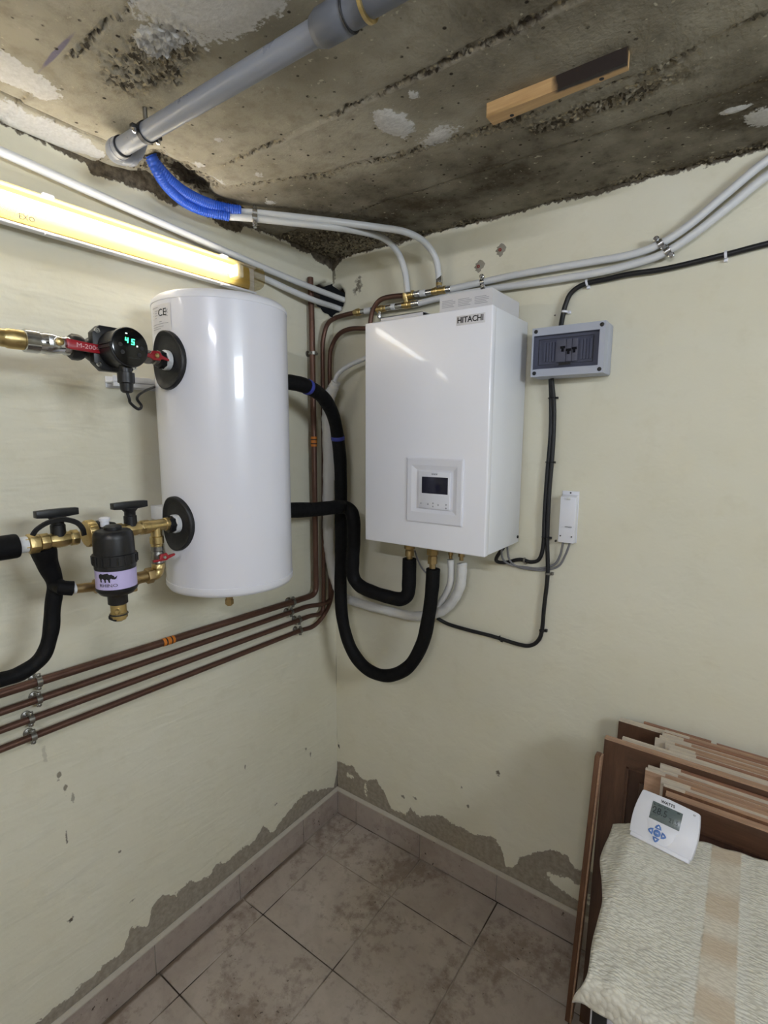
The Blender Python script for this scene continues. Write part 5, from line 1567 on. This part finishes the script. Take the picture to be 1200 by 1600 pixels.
def LP(a, c, d=0.0):
    return o + u * (a * TWd) + vv_ * (c * THt) + nn * d


outl = []
for k in range(9):
    s_ = k / 8; outl.append((-.028 * math.sin(math.pi * s_) + .045 * s_ * s_, .07 + .93 * s_))
outl_r = [(1 - x + .03 * s2, y) for (x, y), s2 in zip(reversed(outl), [1 - k / 8 for k in range(9)])]
poly = outl + [(.10, 1.012), (.5, 1.03), (.9, 1.012)] + outl_r
b = B(); n = len(poly)
b.add([LP(x, y, -.020) for x, y in poly] + [LP(x, y, 0) for x, y in poly], [tuple(reversed(range(n))), tuple(range(n, 2 * n))] + [(i, (i + 1) % n, n + (i + 1) % n, n + i) for i in range(n)])
body = b.build('case', M_['white_plastic'], t, bevel=.0022)


def lbox(b, a0, a1, c0, c1, d0, d1):
    b.hexa([LP(a0, c0, d0), LP(a1, c0, d0), LP(a1, c1, d0), LP(a0, c1, d0), LP(a0, c0, d1), LP(a1, c0, d1), LP(a1, c1, d1), LP(a0, c1, d1)])
    return b


lbox(B(), .03, .985, -.01, .075, -.022, .003).build('base_ledge', M_['white_plastic'], t, bevel=.0012)
b = B(); b.hexa([LP(.1, 0, -.022), LP(.9, 0, -.022), LP(.9, 0, -.024) + Vector((0, .055, 0)), LP(.1, 0, -.024) + Vector((0, .055, 0)), LP(.1, .5, -.022), LP(.9, .5, -.022), LP(.9, .5, -.026), LP(.1, .5, -.026)]); b.build('stand', M_['white_plastic'], t)
lcd = lbox(B(), .25, .745, .50, .865, -.002, .0006).build('display', M_['lcd'], body, bevel=.0003)
text('display_digits', '28.5', .021, LP(.40, .695, .0009), u, vv_, M_['lcd_ink'], lcd, .0001, sx=.9)
text('display_digits', '21.5', .013, LP(.635, .62, .0009), u, vv_, M_['lcd_ink'], lcd, .0001, sx=.9)
b = B()
for (a0, a1, c0, c1) in ((.28, .30, .80, .82), (.34, .42, .815, .825), (.45, .47, .81, .83), (.49, .54, .815, .825), (.66, .70, .82, .84), (.27, .29, .72, .74)):
    lbox(b, a0, a1, c0, c1, .0006, .0009)
b.build('display_icons', M_['lcd_ink'], lcd, smooth=0)
text('maker_name', 'WATTS', .0088, LP(.49, .925, .0004), u, vv_, M_['black_ink'], body, .0003, bold=.0002)
text('mark', 'RF', .005, LP(.915, .93, .0004), u, vv_, M_['print_grey'], body, .0003)
kc = (.435, .265)
# shield-shaped key field
sh = []
for k in range(17):
    a = math.pi + math.pi * k / 16; sh.append((kc[0] + .05 + .215 * math.cos(a), .36 + .31 * math.sin(a)))
sh = [(.225, .48)] + sh + [(.745, .48)]
n = len(sh); b = B(); b.add([LP(x, y, -.001) for x, y in sh] + [LP(x, y, .0008) for x, y in sh], [tuple(reversed(range(n))), tuple(range(n, 2 * n))] + [(i, (i + 1) % n, n + (i + 1) % n, n + i) for i in range(n)])
kf = b.build('key_field', M_['white_plastic'], body, bevel=.0004)
KO = LP(kc[0], kc[1], .0008)
b = B(); b.lathe([(.0076, 0), (.0076, .0012), (.0064, .0018)], KO, nn, 20); ok_ = b.build('key', M_['pad_blue'], kf)
text('key_print', 'OK', .0052, KO + nn * .002, u, vv_, M_['white_plastic'], ok_, .0001)
for k in range(4):
    a = math.pi / 2 * k
    d1 = u * math.cos(a) + vv_ * math.sin(a); d2 = -u * math.sin(a) + vv_ * math.cos(a)
    b = B(); b.prism([(.0094, -.0074), (.0152, -.0052), (.0192, -.0012), (.0192, .0012), (.0152, .0052), (.0094, .0074), (.0086, 0)], KO, d1, d2, nn * .0014); ky = b.build('key', M_['pad_blue'], kf, bevel=.0004)
    b = B(); b.prism([(.0118, -.0027), (.0160, 0), (.0118, .0027)], KO + nn * .0014, d1, d2, nn * .0002); b.build('arrow', M_['white_plastic'], ky, smooth=0)
